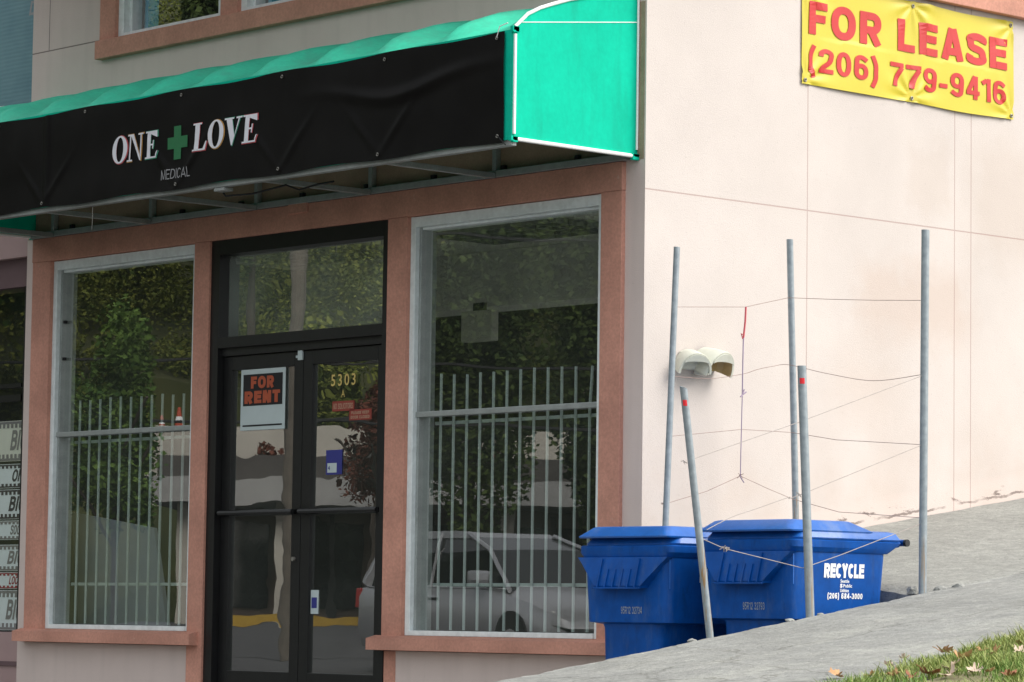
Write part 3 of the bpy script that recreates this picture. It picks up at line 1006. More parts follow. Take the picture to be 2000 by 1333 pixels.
def tall_window(x0, x1, bar_x, tilt):
    """white timber window over a terracotta sill, with steel bars inside"""
    z0, z1 = .405, 2.882
    g = MB()
    g.box(x0, x0 + .045, .0, .15, z0, z1, .003)
    g.box(x1 - .045, x1, .0, .15, z0, z1, .003)
    g.box(x0 + .046, x1 - .046, .0, .15, z1 - .062, z1 - .001, .003)
    g.box(x0 + .067, x1 - .067, .035, .15, z1 - .078, z1 - .0625, .002)
    g.box(x0 + .046, x1 - .046, -.01, .15, z0, z0 + .03, .003)
    W = g.build("window", m_white, B)
    g = MB()
    g.box(x0 + .0455, x0 + .066, .03, .15, z0 + .031, z1 - .063, .002)
    g.build("inner_frame", m_alu, W)
    g = MB()
    g.box(x1 - .066, x1 - .0455, .03, .15, z0 + .031, z1 - .063, .002)
    g.build("inner_frame", m_alu, W)
    g = MB()
    e = .155 if x0 < -3 else .15
    sx0, sx1 = (x0 - .245, x1 + .125) if x0 < -3 else (x0 - .235, x1 + .16)
    g.loft([[(sx0, -.1, .318), (sx0, .06, .312), (sx0, .06, .404), (sx0, -.028, .404), (sx0, -.1, .386)],
            [(sx1, -.1, .318), (sx1, .06, .312), (sx1, .06, .404), (sx1, -.028, .404), (sx1, -.1, .386)]])
    g.build("sill", m_trim, W)
    g = MB(); g.box(x0 - .0, x1 + .0, .02, .06, 1.690, 1.722, .004)
    g.build("meeting_rail", m_alu, W)
    for a, b in ((z0 + .032, 1.70), (1.712, z1 - .066)):
        g = MB(); g.face([(x0 + .05, .068, a), (x1 - .05, .068, a), (x1 - .05, .068, b), (x0 + .05, .068, b)])
        g.build("pane", m_glass, W)
    for i, bx in enumerate(bar_x):
        t = tilt if i == len(bar_x) - 2 else 0.0
        g = MB()
        top = 1.945 + random.uniform(-.008, .008)
        g.tube([(bx, .15, .44), (bx, .15, 1.69), (bx + t, .15, top)], .0085, 8)
        shade_auto(g.build("security_bar", m_bar, W))
    for zz in (.705, 1.66):
        g = MB(); g.box(x0 + .06, x1 - .03, .160, .172, zz - .010, zz + .010, .002)
        g.build("security_rail", m_bar, W)
    for zz in ((2.47, 2.22) if x0 < -3 else ()):
        g = MB(); g.box(x0 + .067, x0 + .09, .04, .06, zz - .01, zz + .01, .002)
        g.build("bracket", m_dark, W)
    return W
tall_window(-5.714, -4.091, [-5.58 + .117 * i for i in range(12)], 0.0)
tall_window(-1.984, -.321, [-1.86 + .1165 * i for i in range(12)] + [-.445], .02)

# double door with transom
g = MB()
g.box(-3.929, -3.845, -.01, .12, -.10, 2.884)
g.box(-2.225, -2.166, -.01, .12, -.10, 2.884)
g.box(-3.844, -2.226, -.01, .12, 2.79, 2.884)
g.box(-3.844, -2.226, -.01, .12, 2.195, 2.262)
g.box(-3.844, -2.226, .02, .12, 2.145, 2.1945)
g.box(-3.844, -2.226, -.02, .14, -.12, -.03)
DF = g.build("door_frame", m_black, B)
g = MB(); g.face([(-3.845, .07, 2.262), (-2.225, .07, 2.262), (-2.225, .07, 2.79), (-3.845, .07, 2.79)])
g.build("transom_pane", m_transom, DF)
DOORS = []
for x0, x1 in ((-3.842, -3.037), (-3.032, -2.228)):
    g = MB()
    g.box(x0, x0 + .088, .04, .085, -.025, 2.142, .003)
    g.box(x1 - .088, x1, .04, .085, -.025, 2.142, .003)
    g.box(x0 + .0885, x1 - .0885, .04, .085, 2.055, 2.142, .003)
    g.box(x0 + .0885, x1 - .0885, .04, .085, -.025, .165, .003)
    D = g.build("door", m_black, B)
    g = MB(); g.face([(x0 + .086, .062, .163), (x1 - .086, .062, .163), (x1 - .086, .062, 2.057), (x0 + .086, .062, 2.057)])
    g.build("pane", m_doorglass, D)
    g = MB(); g.tube([(x0 + .03, .0, 1.15), (x1 - .03, .0, 1.15)], .017, 8)
    g.box(x0 + .02, x0 + .05, .0, .041, 1.135, 1.165); g.box(x1 - .05, x1 - .02, .0, .041, 1.135, 1.165)
    g.build("push_bar", m_black, D)
    DOORS.append(D)
g = MB(); g.tube([(-3.09, .041, .86), (-3.09, .025, .86)], .014, 10)
g.build("lock", m_grom, DOORS[0])
g = MB(); put_text(g, "5303", (-2.785, .0595, 1.912), (1, 0, 0), (0, 0, 1), .235, .072, .012, space=1.35)
put_text(g, "A", (-2.685, .0595, 1.842), (1, 0, 0), (0, 0, 1), .034, .044, .005)
g.build("house_number", m_gold, DOORS[1])
g = MB(); g.box(-3.075, -3.035, .025, .0395, 2.085, 2.145, .002); g.box(-3.10, -3.076, .03, .0395, 2.10, 2.115, .002)
g.build("bolt_plate", m_signwhite, DOORS[0])

# upper window strip
g = MB()
g.box(-5.215, -.7, -.06, .05, 4.20, 4.325, .005)
TR = g.build("window_trim", m_trim, B)
for x0, x1 in ((-5.205, -5.03), (-3.87, -3.69), (-2.5, -2.33), (-.75, -.6)):
    g = MB(); g.box(x0, x1, -.03, .12, 4.326, 5.40, .004)
    g.build("mullion", m_trim, TR)
for x0, x1 in ((-5.03, -3.87), (-3.69, -2.5), (-2.33, -.75)):
    g = MB()
    g.box(x0, x0 + .06, .0, .13, 4.33, 5.40, .003); g.box(x1 - .06, x1, .0, .13, 4.33, 5.40, .003)
    g.box(x0 + .061, x1 - .061, .0, .13, 4.33, 4.36, .003)
    g.box(x0 + .061, x0 + .085, .05, .13, 4.361, 5.40, .003)
    W = g.build("upper_window", m_white, B)
    g = MB(); g.face([(x0 + .05, .10, 4.35), (x1 - .05, .10, 4.35), (x1 - .05, .10, 5.4), (x0 + .05, .10, 5.4)])
    g.build("pane", m_upglass, W)
    g = MB(); n_ = 14
    cv = [(x0 + .06 + .14 * k / n_, .17 + .012 * math.sin(k * 1.9)) for k in range(n_ + 1)]
    g.loft([[(x, y, 4.34) for x, y in cv], [(x, y, 5.4) for x, y in cv]], cap=False, closed=False)
    g.build("curtain", m_curtain, W, recalc=False)

# interior
g = MB()
g.face([(-6.0, .26, .0), (-.26, .26, .0), (-.26, 6, .0), (-6.0, 6, .0)])
g.build("interior_floor", m_floor, B)
g = MB()
for q in ((-6.0, -3.6, 0, 3.03), (-.5, -.26, 0, 3.03), (-3.6, -.5, 0, .3), (-3.6, -.5, 2.95, 3.03)):  # gap left in the unseen back wall, added to let daylight in
    g.face([(q[0], 6, q[2]), (q[1], 6, q[2]), (q[1], 6, q[3]), (q[0], 6, q[3])])
g.face([(-.262, .26, 0), (-.262, 6, 0), (-.262, 6, 3.03), (-.262, .26, 3.03)])
g.build("interior_wall", m_in_pale, B, recalc=False)  # walls out of view, kept pale to bounce light onto ceiling and beam
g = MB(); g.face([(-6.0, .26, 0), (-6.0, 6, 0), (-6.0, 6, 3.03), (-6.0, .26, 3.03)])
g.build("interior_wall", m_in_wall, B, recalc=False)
g = MB(); g.face([(-6.0, .26, 3.03), (-.26, .26, 3.03), (-.26, 6, 3.03), (-6.0, 6, 3.03)])
C_ = g.build("ceiling", m_ceil, B)
g = MB(); g.box(-5.99, -.27, 2.4, 2.7, 2.645, 3.028)
g.build("ceiling_beam", m_in_beam, B)
for cx in (-2.77, -4.9):
    g = MB()
    for i in range(9):
        x = cx - .6 + 1.2 * i / 8
        g.box(x - .006, x + .006, 1.30, 1.90, 2.985, 3.022)
    for j in range(5):
        y = 1.30 + .6 * j / 4
        g.box(cx - .606, cx + .606, y - .005, y + .005, 2.984, 3.023)
    L_ = g.build("ceiling_light", m_alu, C_)
g = MB(); g.face([(-6, .27, 6.0), (-.3, .27, 6.0), (-.3, 5, 6.0), (-6, 5, 6.0)]); g.face([(-6, 3, 3.2), (-.3, 3, 3.2), (-.3, 3, 6.0), (-6, 3, 6.0)])
g.face([(-6, .27, 3.2), (-.3, .27, 3.2), (-.3, 3, 3.2), (-6, 3, 3.2)])
g.face([(-6.0, .26, 3.2), (-6.0, 3, 3.2), (-6.0, 3, 6.0), (-6.0, .26, 6.0)]); g.face([(-.3, .26, 3.2), (-.3, 3, 3.2), (-.3, 3, 6.0), (-.3, .26, 6.0)])
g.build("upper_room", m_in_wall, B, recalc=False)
# hanging light box and leaning board inside
T = thing("exit_light_box", (-3.85, 2.2, 2.39), "blank pale square light box hanging inside the right shop window", "light box")
g = MB(); g.box(-4.0, -3.69, 2.17, 2.24, 2.385, 2.595, .01); g.build("case", m_beige, T)
g = MB(); g.box(-3.9, -3.79, 2.19, 2.22, 2.596, 2.65, .003); g.build("bracket", m_dark, T)
g = MB(); g.hexa([(-5.93, .46, .002), (-4.86, .46, .002), (-4.86, .50, .002), (-5.93, .50, .002)], [(-5.93, .34, 1.2), (-4.97, .34, 1.08), (-4.97, .37, 1.08), (-5.93, .37, 1.2)], .004)
o = g.build("partition_board", m_board); recenter(o, (-5.4, .45, 0)); tag(o, "grey board leaning behind the bars of the left shop window", "board")

# ------------------------------------------------------------------ neighbour shop at the far left
NB = thing("neighbour_shop", (-7.5, .3, -.13), "neighbouring shop front at the left edge with posters and blue upper cladding", "building")
g = MB()
g.box(-12, -6.042, .30, .6, -.15, .372)
g.box(-12, -6.042, .30, .6, 3.0, 3.22)
g.build("wall", m_pinkwall, NB)
g = MB(); g.box(-12, -6.042, .36, .6, 2.80, 2.999); g.box(-12, -6.042, .285, .299, .14, .17)
g.build("fascia_board", m_mauve, NB)
g = MB(); g.box(-12, -6.042, .27, .6, 3.221, 6.4); g.build("cladding", m_bluepanel, NB)
g = MB(); put_text(g, "D", (-6.50, .268, 4.705), (1, 0, 0), (0, 0, 1), .12, .10, .02, .2); put_text(g, "T", (-6.39, .268, 4.63), (1, 0, 0), (0, 0, 1), .085, .055, .0, .2)
g.build("lettering", m_grey_letter, NB)
g = MB()
for x in (-6.60, -8.1, -9.6): g.box(x - .012, x + .03, .37, .42, .373, 2.80)
g.box(-12, -6.631, .37, .42, 1.995, 2.04); g.box(-12, -6.631, .37, .42, 2.09, 2.12)
SF = g.build("window_frame", m_black, NB)
g = MB(); g.face([(-12, .40, .372), (-6.05, .40, .372), (-6.05, .40, 2.80), (-12, .40, 2.80)])
g.build("pane", m_dimglass, SF)
g = MB(); g.face([(-12, 1.6, 0), (-6.05, 1.6, 0), (-6.05, 1.6, 3), (-12, 1.6, 3)]); g.face([(-6.046, .6, 0), (-6.046, 1.6, 0), (-6.046, 1.6, 3), (-6.046, .6, 3)])
g.face([(-11.99, .36, 0), (-11.99, 1.6, 0), (-11.99, 1.6, 3), (-11.99, .36, 3)])
g.face([(-12, .6, 2.99), (-6.05, .6, 2.99), (-6.05, 1.6, 2.99), (-12, 1.6, 2.99)])
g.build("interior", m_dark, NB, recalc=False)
posters = [(1.575, 1.86, m_papertan, "BIG", m_inkgrey, None, "cream poster with faint brush lettering, topmost on the left shop window"),
           (1.385, 1.555, m_paper, "ON!", m_ink, m_inkred, "small poster reading ON above the first dark brush lettered sheet"),
           (1.165, 1.375, m_paper, "BIG", m_ink, None, "poster with dark brush lettering under the small ON poster"),
           (1.02, 1.155, m_paper, "SOON", m_inkgrey, None, "narrow poster reading SOON halfway down the left shop window"),
           (.80, .985, m_paper, "BIG", m_inkgrey, None, "poster with grey brush lettering just below the narrow SOON poster"),
           (.675, .79, m_paper, "LOOK!", m_inkred, None, "narrow poster with red lettering above the lowest sheet"),
           (.385, .665, m_paper, "BIG", m_inkgrey, None, "lowest poster on the left shop window, touching the pink wall below")]
for z0, z1, pm, tx, im, im2, lb in posters:
    T = thing("poster", (-6.78, .43, z0), lb, "poster", "posters in the neighbouring shop window")
    g = MB(); g.box(-7.30, -6.615, .425, .427, z0, z1)
    g.build("sheet", pm, T)
    g = MB(); h = z1 - z0
    sans(g, tx, (-6.83 if tx == "BIG" else -6.80, .423, z0 + h * .27), (1, 0, 0), (0, 0, 1), .20 if tx == "BIG" else .16, h * .5, .2, .10, slant=.28)
    g.build("lettering", im, T)
    g = MB()
    for zz, sgn in ((z0 + .004, 1), (z1 - .004, -1)):
        pts = [(-7.29, zz)]
        for k in range(13):
            x = -7.28 + .051 * k
            pts += [(x, zz + sgn * h * .06), (x, zz + sgn * h * .16), (x + .026, zz + sgn * h * .16), (x + .026, zz + sgn * h * .06)]
        pts += [(-6.62, zz + sgn * h * .06), (-6.62, zz)]
        if sgn > 0:
            lowp = pts
        else:
            g.prism(pts, 'y', .4215, .4235)
    g.build("border", im, T)
    g = MB(); g.prism(lowp, 'y', .4215, .4235)
    g.build("border", im, T)

# ------------------------------------------------------------------ awning
A = thing("awning", (-3, 0, 3.05), "long green vinyl awning with convex top over the shop front", "awning")
AX0, AX1, AY = -5.94, -.062, -.94
prof = [(-.940, 3.655), (-.905, 3.692), (-.84, 3.75), (-.75, 3.795), (-.651, 3.831), (-.538, 3.869), (-.42, 3.90), (-.28, 3.93), (-.14, 3.95), (-.004, 3.962)]
g = MB()
NXA = 168
rows = []
ribw = (AX1 - AX0) / 10.5
for i in range(NXA + 1):
    x = lerp(AX0, AX1, i / NXA)
    ph = ((AX1 - x) / ribw) % 1.0
    sag = math.sin(math.pi * ph) ** .9
    row = []
    for j, (y, z) in enumerate(prof):
        k = math.sin(math.pi * min(1, j / (len(prof) - 1))) ** .7 if 0 < j < len(prof) - 1 else 0
        dz = -.085 * sag * k + .006 * noise.noise(Vector((x * 4, y * 5, 0))) * k
        row.append((x, y - dz * .15, z + dz))
    rows.append(row)
vv = [[g.bm.verts.new(p) for p in r] for r in rows]
for a, b in zip(vv, vv[1:]):
    for j in range(len(a) - 1): g.bm.faces.new((a[j], a[j + 1], b[j + 1], b[j]))
o = g.build("canopy", m_canopy, A, smooth=True)
g = MB(); g.box(AX0, AX1 - .001, -.942, -.936, 3.060, 3.654)
g.build("valance", m_green, A)
for xe in (AX0 - .004, AX1):
    g = MB()
    poly = [(-.942, 3.062)] + prof + [(-.004, 3.062)]
    g.prism(poly, 'x', xe, xe + .004)
    E_ = g.build("end_panel", m_green, A)
    xs = xe + .008 if xe > -1 else xe - .004
    g = MB()
    g.tube([(xs, y, z) for y, z in [(-.93, 3.67)] + prof[1:]], .010, 8)
    g.tube([(xs, -.928, 3.63), (xs, -.928, 3.09)], .009, 8)
    g.tube([(xs, -.92, 3.064), (xs, -.02, 3.064)], .011, 8)
    g.tube([(xs, -.012, 3.10), (xs, -.012, 3.95)], .007, 8)
    shade_auto(g.build("piping", m_piping, E_))
    g = MB(); g.tube([(xs - .003, -.878, 3.70), (xs - .003, -.02, 3.812)], .0028, 6)
    g.build("seam", m_piping, E_)
    for (y, z) in ((-.925, 3.065), (-.02, 3.066), (-.925, 3.66)):
        g = MB()
        for q in range(4):
            g.box(xs - .012, xs + .012, y - .022 + random.uniform(-.012, .012), y + .018, z - .016 + random.uniform(-.01, .01), z + .012, .004)
        g.build("corner_tie", m_green, E_)
# frame tubes under the cover
g = MB(); g.box(AX0 + .01, AX1 - .012, -.932, -.890, 3.030, 3.068, .003); g.build("front_bar", m_frame, A)
g = MB(); g.box(AX0, AX1 - .05, -.045, -.002, 3.047, 3.086, .003); g.build("wall_bar", m_frame, A)
for k in range(11):
    x = AX1 - .02 - ribw * k
    if k % 2 == 0 and k > 0:
        g = MB(); g.box(x - .016, x + .016, -.889, -.046, 3.040, 3.072, .003); g.build("cross_bar", m_frame, A)
        g = MB(); g.box(x - .016, x + .016, -.045, -.006, 3.087, 3.92, .003); g.build("upright", m_frame, A)
    if k > 0:
        g = MB(); g.tube([(x, y + .012, z - .03) for y, z in prof], .012, 6); g.build("rib", m_frame, A)
    else:
        g = MB(); g.tube([(x - .03, y + .012, z - .03) for y, z in prof], .012, 6); g.build("rib", m_frame, A)
for k in range(9):
    x = -5.5 + .62 * k
    g = MB(); g.box(x, x + .03, -.03, -.003, 3.087, 3.115, .002); g.build("bracket", m_dark, A)

# black shop banner over the valance
def ban_off(x, z):
    """wrinkles of the hanging vinyl: sags between the ties and diagonal pulls"""
    v = 0.010 * noise.noise(Vector((x * 1.4, z * 2.5, 0))) + .004 * noise.noise(Vector((x * 5, z * 4, 3)))
    # swag at the right end
    d = (z - (3.50 - .11 * math.exp(-((x + 1.05) / .45) ** 2)))
    if x > -2.0: v += -.020 * math.exp(-(d / .035) ** 2) * math.exp(-((x + .95) / .55) ** 2)
    # diagonal pulls towards the lower ties
    for tx in (-4.45, -3.04, -2.05, -1.15):
        dx = x - tx; dz = z - 3.08
        for s in (-1, 1):
            q = dz - s * dx * .95
            v += -.008 * math.exp(-(q / .03) ** 2) * math.exp(-((dx * s - .14) / .13) ** 2)
    v += -.010 * math.exp(-((x + 4.42) / .03) ** 2)
    return v
def ban_top(x): return 3.645 + .010 * math.cos((x + 3.0) * math.pi * 2 / 1.0) * .6
def ban_bot(x): return 3.052 - .006 * math.cos((x + 3.04) * math.pi * 2 / .98)
BN = thing("shop_banner", (-2.7, -.95, 3.05), "black vinyl shop banner with white serif letters and green cross on the awning", "banner")
g = MB()
NXB, NZB = 420, 44
rows = []
for i in range(NXB + 1):
    x = lerp(-5.92, -.112, i / NXB)
    rows.append([(x, -.953 + ban_off(x, lerp(ban_bot(x), ban_top(x), j / NZB)), lerp(ban_bot(x), ban_top(x), j / NZB)) for j in range(NZB + 1)])
vv = [[g.bm.verts.new(p) for p in r] for r in rows]
for a, b in zip(vv, vv[1:]):
    for j in range(NZB): g.bm.faces.new((a[j], a[j + 1], b[j + 1], b[j]))
g.build("fabric", m_blackvinyl, BN, smooth=True)
def ban_warp(lift):
    return lambda p: Vector((p.x, -.953 + ban_off(p.x, p.z) - lift, p.z))

def ell(cx, cy, rx, ry, n=28): return [(cx + rx * math.cos(2 * math.pi * k / n), cy + ry * math.sin(2 * math.pi * k / n)) for k in range(n)]
def glyph(ch):
    """bold roman serif capitals as lists of quads/polygons in a unit box; each polygon gets its own tiny lift"""
    if ch == 'O':
        a, b = ell(.5, .5, .5, .515), ell(.5, .5, .235, .455)
        n = len(a)
        return [[a[i], a[(i + 1) % n], b[(i + 1) % n], b[i]] for i in range(n)], True
    if ch == 'N':
        return [[(.12, .06), (.20, .06), (.20, .94), (.12, .94)], [(.0, .0), (.33, .0), (.33, .06), (.0, .06)], [(0, .94), (.12, .94), (.2, .94), (.36, .94), (.36, 1), (0, 1)],
                [(.2, .94), (.36, 1), (.88, .0), (.80, .0)], [(.80, .22), (.88, 0), (.88, .94), (.80, .94)], [(.66, .94), (1, .94), (1, 1), (.66, 1)]], False
    if ch == 'E':
        return [[(.14, .06), (.42, .06), (.42, .94), (.14, .94)], [(0, 0), (.92, 0), (1, .26), (.95, .26), (.84, .06), (0, .06)], [(0, .94), (.80, .94), (.90, .76), (.95, .76), (.93, 1), (0, 1)],
                [(.42, .47), (.60, .47), (.60, .53), (.42, .53)], [(.60, .34), (.66, .34), (.66, .66), (.60, .66)]], False
    if ch == 'L':
        return [[(.14, .06), (.46, .06), (.46, .94), (.14, .94)], [(0, 0), (.9, 0), (1, .32), (.93, .32), (.74, .06), (0, .06)], [(0, .94), (.60, .94), (.60, 1), (0, 1)]], False
    if ch == 'V':
        return [[(.10, .94), (.42, .94), (.62, .30), (.52, .0), (.46, .0)], [(.52, .0), (.62, .30), (.86, .94), (.78, .94)], [(0, .94), (.52, .94), (.52, 1), (0, 1)], [(.66, .94), (1, .94), (1, 1), (.66, 1)]], False
def serif(mb, ch, x0, x1, z0, z1, shear, lift, grow=0.0):
    polys, _ = glyph(ch)
    for k, pl in enumerate(polys):
        li = lift + (.0002 * k if ch != 'O' else 0)
        b = bmesh.new()
        c = [sum(p[0] for p in pl) / len(pl), sum(p[1] for p in pl) / len(pl)]
        vs = []
        for u, v in pl:
            x = lerp(x0, x1, u) + (v * (z1 - z0)) * shear
            z = lerp(z0, z1, v)
            vs.append(b.verts.new((x, 0, z)))
        b.faces.new(vs)
        bmesh.ops.triangulate(b, faces=b.faces)
        bmesh.ops.subdivide_edges(b, edges=b.edges[:], cuts=2, use_grid_fill=True)
        wf = ban_warp(li)
        for v in b.verts: v.co = wf(v.co)
        mb.add(b)
word = [('O', -3.715, -3.555, m_red_o), ('N', -3.552, -3.392, m_yel_o), ('E', -3.366, -3.240, m_grn_o), ('L', -2.885, -2.745, m_red_o), ('O', -2.735, -2.578, m_yel_o), ('V', -2.575, -2.405, m_grn_o), ('E', -2.395, -2.255, m_red_o)]
g = MB()
for ch, a, b, _ in word: serif(g, ch, a, b, 3.262, 3.428, .05, .0055)
g.build("lettering", m_letter, BN)
for mm in (m_red_o, m_yel_o, m_grn_o):
    g = MB()
    for ch, a, b, q in word:
        if q is mm: serif(g, ch, a - .004, b + .009, 3.257, 3.431, .05, .0030)
    g.build("letter_outline", mm, BN)
g = MB()
cx0, cx1, cz0, cz1 = -3.138, -2.937, 3.231, 3.433
q = (cx1 - cx0) * .32
serif_polys = [[(cx0, lerp(cz0, cz1, .33)), (cx1, lerp(cz0, cz1, .33)), (cx1, lerp(cz0, cz1, .68)), (cx0, lerp(cz0, cz1, .68))],
               [(cx0 + q, cz0), (cx1 - q, cz0), (cx1 - q, lerp(cz0, cz1, .33)), (cx0 + q, lerp(cz0, cz1, .33))],
               [(cx0 + q, lerp(cz0, cz1, .68)), (cx1 - q, lerp(cz0, cz1, .68)), (cx1 - q, cz1), (cx0 + q, cz1)]]
for pl in serif_polys:
    b = bmesh.new(); b.faces.new([b.verts.new((x, 0, z)) for x, z in pl])
    bmesh.ops.subdivide_edges(b, edges=b.edges[:], cuts=4, use_grid_fill=True)
    for v in b.verts: v.co = ban_warp(.0045)(v.co)
    g.add(b)
g.build("cross_emblem", m_cross, BN)
g = MB(); sans(g, "MEDICAL", (-3.197, 0, 3.117), (1, 0, 0), (0, 0, 1), .296, .060, .095, .14, warp=ban_warp(.0045))
g.build("small_lettering", m_grey_letter, BN)
def ring(mb, c, r, t, axis):
    c = Vector(c)
    pts = []
    for k in range(13):
        a = 2 * math.pi * k / 12
        pts.append(c + (Vector((math.cos(a) * r, 0, math.sin(a) * r)) if axis == 'y' else Vector((0, math.cos(a) * r, math.sin(a) * r))))
    mb.tube(pts, t, 6, cap=False)
for x, z in [(-4.97, 3.625), (-4.01, 3.622), (-3.01, 3.618), (-2.03, 3.618), (-1.11, 3.612), (-.17, 3.618), (-4.45, 3.082), (-3.04, 3.08), (-2.05, 3.082), (-1.15, 3.08), (-.16, 3.085)]:
    g = MB(); ring(g, (x, -.957 + ban_off(x, z), z), .008, .003, 'y'); g.build("grommet", m_grom, BN)
for x, z, x2, z2 in ((-.17, 3.62, -.085, 3.69), (-.16, 3.085, -.09, 3.03)):
    g = MB(); g.tube([(x, -.958, z), ((x + x2) / 2 - .01, -.967, (z + z2) / 2 + .02), (x2, -.955, z2)], .003, 6); g.build("tie", m_piping if z > 3.3 else m_dark, BN)

# odds and ends under the awning
T = thing("soffit_box", (-2.62, -.88, 2.99), "small flat lamp box with dangling cable under the awning front bar", "fitting")  # box and cable standing in for a pale piece of the front bar
g = MB(); g.box(-2.70, -2.60, -.93, -.86, 3.008, 3.028, .004); g.build("case", m_frame, T)
g = MB(); g.tube([(-2.70, -.86, 3.01), (-2.66, -.87, 2.985), (-2.5, -.8, 2.99), (-2.3, -.7, 3.035), (-2.2, -.68, 3.0), (-2.1, -.62, 3.03), (-1.98, -.60, 3.038)], .006, 6); g.build("cable", m_dark, T)
o = MB().tube([(-3.977, -.905, 3.03), (-3.972, -.907, 2.96), (-3.978, -.905, 2.885)], .0022, 6).build("cord", m_grom)
recenter(o, (-3.977, -.905, 2.885)); tag(o, "short pale cord dangling from the awning bar above the left window", "cord")

# ------------------------------------------------------------------ yellow lease banner
def lease_off(y, z):
    v = .012 + .006 * noise.noise(Vector((y * 2.2, z * 3, 1)))
    v += .012 * math.exp(-((y - 2.25 - .15 * (z - 3.6)) / .05) ** 2)
    for ty, tz in ((1.27, 4.2), (2.21, 4.21), (3.14, 4.2), (1.27, 3.64), (2.2, 3.64), (3.13, 3.64)):
        d = math.hypot(y - ty, z - tz)
        a = math.atan2(z - tz, y - ty)
        v += .007 * math.cos(a * 9) * math.exp(-(d / .2) ** 2) * min(1, d / .05)
    sag = .010 * (math.sin((y - 1.25) / .95 * math.pi) ** 2)
    return v + sag * (.5 if z > 3.9 else 1)
LB = thing("lease_banner", (.02, 2.2, 3.61), "yellow vinyl banner with red FOR LEASE and phone lettering on the pale wall", "banner")
g = MB()
rows = []
for i in range(151):
    y = lerp(1.246, 3.152, i / 150)
    zt = 4.222 - .012 * math.sin((y - 1.25) / .95 * math.pi) ** 2 + (.0 if y < 2.2 else .004)
    zb = 3.615 - .010 * math.sin((y - 1.25) / .95 * math.pi) ** 2 * (1 if y > 2.2 else .2)
    rows.append([(lease_off(y, lerp(zb, zt, j / 46)), y, lerp(zb, zt, j / 46)) for j in range(47)])
vv = [[g.bm.verts.new(p) for p in r] for r in rows]
for a, b in zip(vv, vv[1:]):
    for j in range(46): g.bm.faces.new((a[j], a[j + 1], b[j + 1], b[j]))
g.build("fabric", m_yellow, LB, smooth=True)
lw = lambda p: Vector((lease_off(p.y, p.z) + .0042, p.y, p.z))
g = MB(); sans(g, "FOR LEASE", (0, 1.297, 3.912), (0, 1, 0), (0, 0, 1), 1.79, .193, .235, .13, warp=lw); g.build("headline", m_redtext, LB)
g = MB(); sans(g, "(206) 779-9416", (0, 1.297, 3.695), (0, 1, 0), (0, 0, 1), 1.775, .142, .185, .12, warp=lw); g.build("phone_number", m_redtext, LB)
for ty, tz in ((1.27, 4.2), (2.21, 4.195), (3.13, 4.2), (1.27, 3.637), (2.2, 3.637), (3.13, 3.637)):
    g = MB(); ring(g, (lease_off(ty, tz) + .004, ty, tz), .009, .004, 'x'); g.build("grommet", m_grom, LB)
# window trim high on the flank
g = MB(); g.box(.003, .06, 1.6, 6.0, 4.25, 4.375, .005); g.build("side_window_trim", m_trim, B)

# ------------------------------------------------------------------ wall floodlight
FL = thing("wall_floodlight", (.0, .46, 1.88), "beige twin hood floodlight fixed to the pale flank wall", "wall light")
def arch(mb, c, ax, rt, r0, r1, a, b, depth0, depth1, n=18, sq=1.0):
    """hood: arched shell about axis ax, arch in plane rt/up"""
    c, ax, rt = Vector(c), Vector(ax).normalized(), Vector(rt).normalized()
    up = Vector((0, 0, 1))
    loops = []
    for k in range(n + 1):
        t = lerp(a, b, k / n)
        e = rt * math.cos(t) + up * math.sin(t) * sq
        loops.append([c + e * r0 + ax * depth0, c + e * r0 * .92 + ax * depth1, c + e * r1 * .92 + ax * depth1, c + e * r1 + ax * depth0])
    mb.loft(loops)
g = MB(); g.box(.0025, .03, .27, .53, 1.90, 2.0, .01); g.build("backplate", m_beige, FL)
for cy, ax, rr, sq in ((.335, (1, -.42, -.42), .098, 1.15), (.455, (1, .10, -.42), .118, 1.15)):
    axv = Vector(ax).normalized()
    rt = Vector((-axv.y, axv.x, 0)).normalized()
    upv = axv.cross(rt) * -1
    if upv.z < 0: upv = -upv
    c = Vector((.004, cy, 1.925))
    n = 22
    def ring_(d, r_, lo=0.0):
        return [c + axv * d + rt * math.cos(lerp(R(-4), R(184), k / n)) * r_ + upv * math.sin(lerp(R(-4), R(184), k / n)) * r_ * sq for k in range(n + 1)]
    g = MB()        # domed shell, outside skin then rim then inside skin
    g.loft([ring_(-.02, rr * .80), ring_(.03, rr * .90), ring_(.08, rr * .97), ring_(.125, rr), ring_(.135, rr * .985), ring_(.135, rr * .87), ring_(.07, rr * .84)], cap=False, closed=False)
    h_ = g.build("hood", m_beige, FL, recalc=False); shade_auto(h_, 40)
    g = MB()
    g.loft([ring_(.132, rr * .868), ring_(.07, rr * .838), ring_(.045, rr * .60)], cap=False, closed=False)
    g.face(ring_(.045, rr * .61))
    g.build("reflector", m_hoodin if cy > .4 else m_beige, FL, recalc=False)
    g = MB()        # visor plate over the upper half of the opening
    up_ = [c + axv * .137 + rt * math.cos(lerp(R(38), R(142), k / n)) * rr * .93 + upv * math.sin(lerp(R(38), R(142), k / n)) * rr * .93 * sq for k in range(n + 1)]
    lo_ = [c + axv * .137 + rt * (rr * .73 * math.cos(math.pi * k / n)) + upv * (rr * (.56 + .12 * math.sin(math.pi * k / n))) for k in range(n, -1, -1)]
    g.loft([up_ + lo_, [p + axv * .006 for p in up_ + lo_]])
    g.build("front_cover", m_beige, FL)
g = MB(); g.hexa([(.02, .375, 1.875), (.09, .385, 1.868), (.09, .43, 1.872), (.02, .44, 1.876)], [(.02, .37, 1.985), (.10, .38, 1.985), (.10, .425, 1.985), (.02, .44, 1.985)], .006)
g.build("junction_box", m_beige, FL)

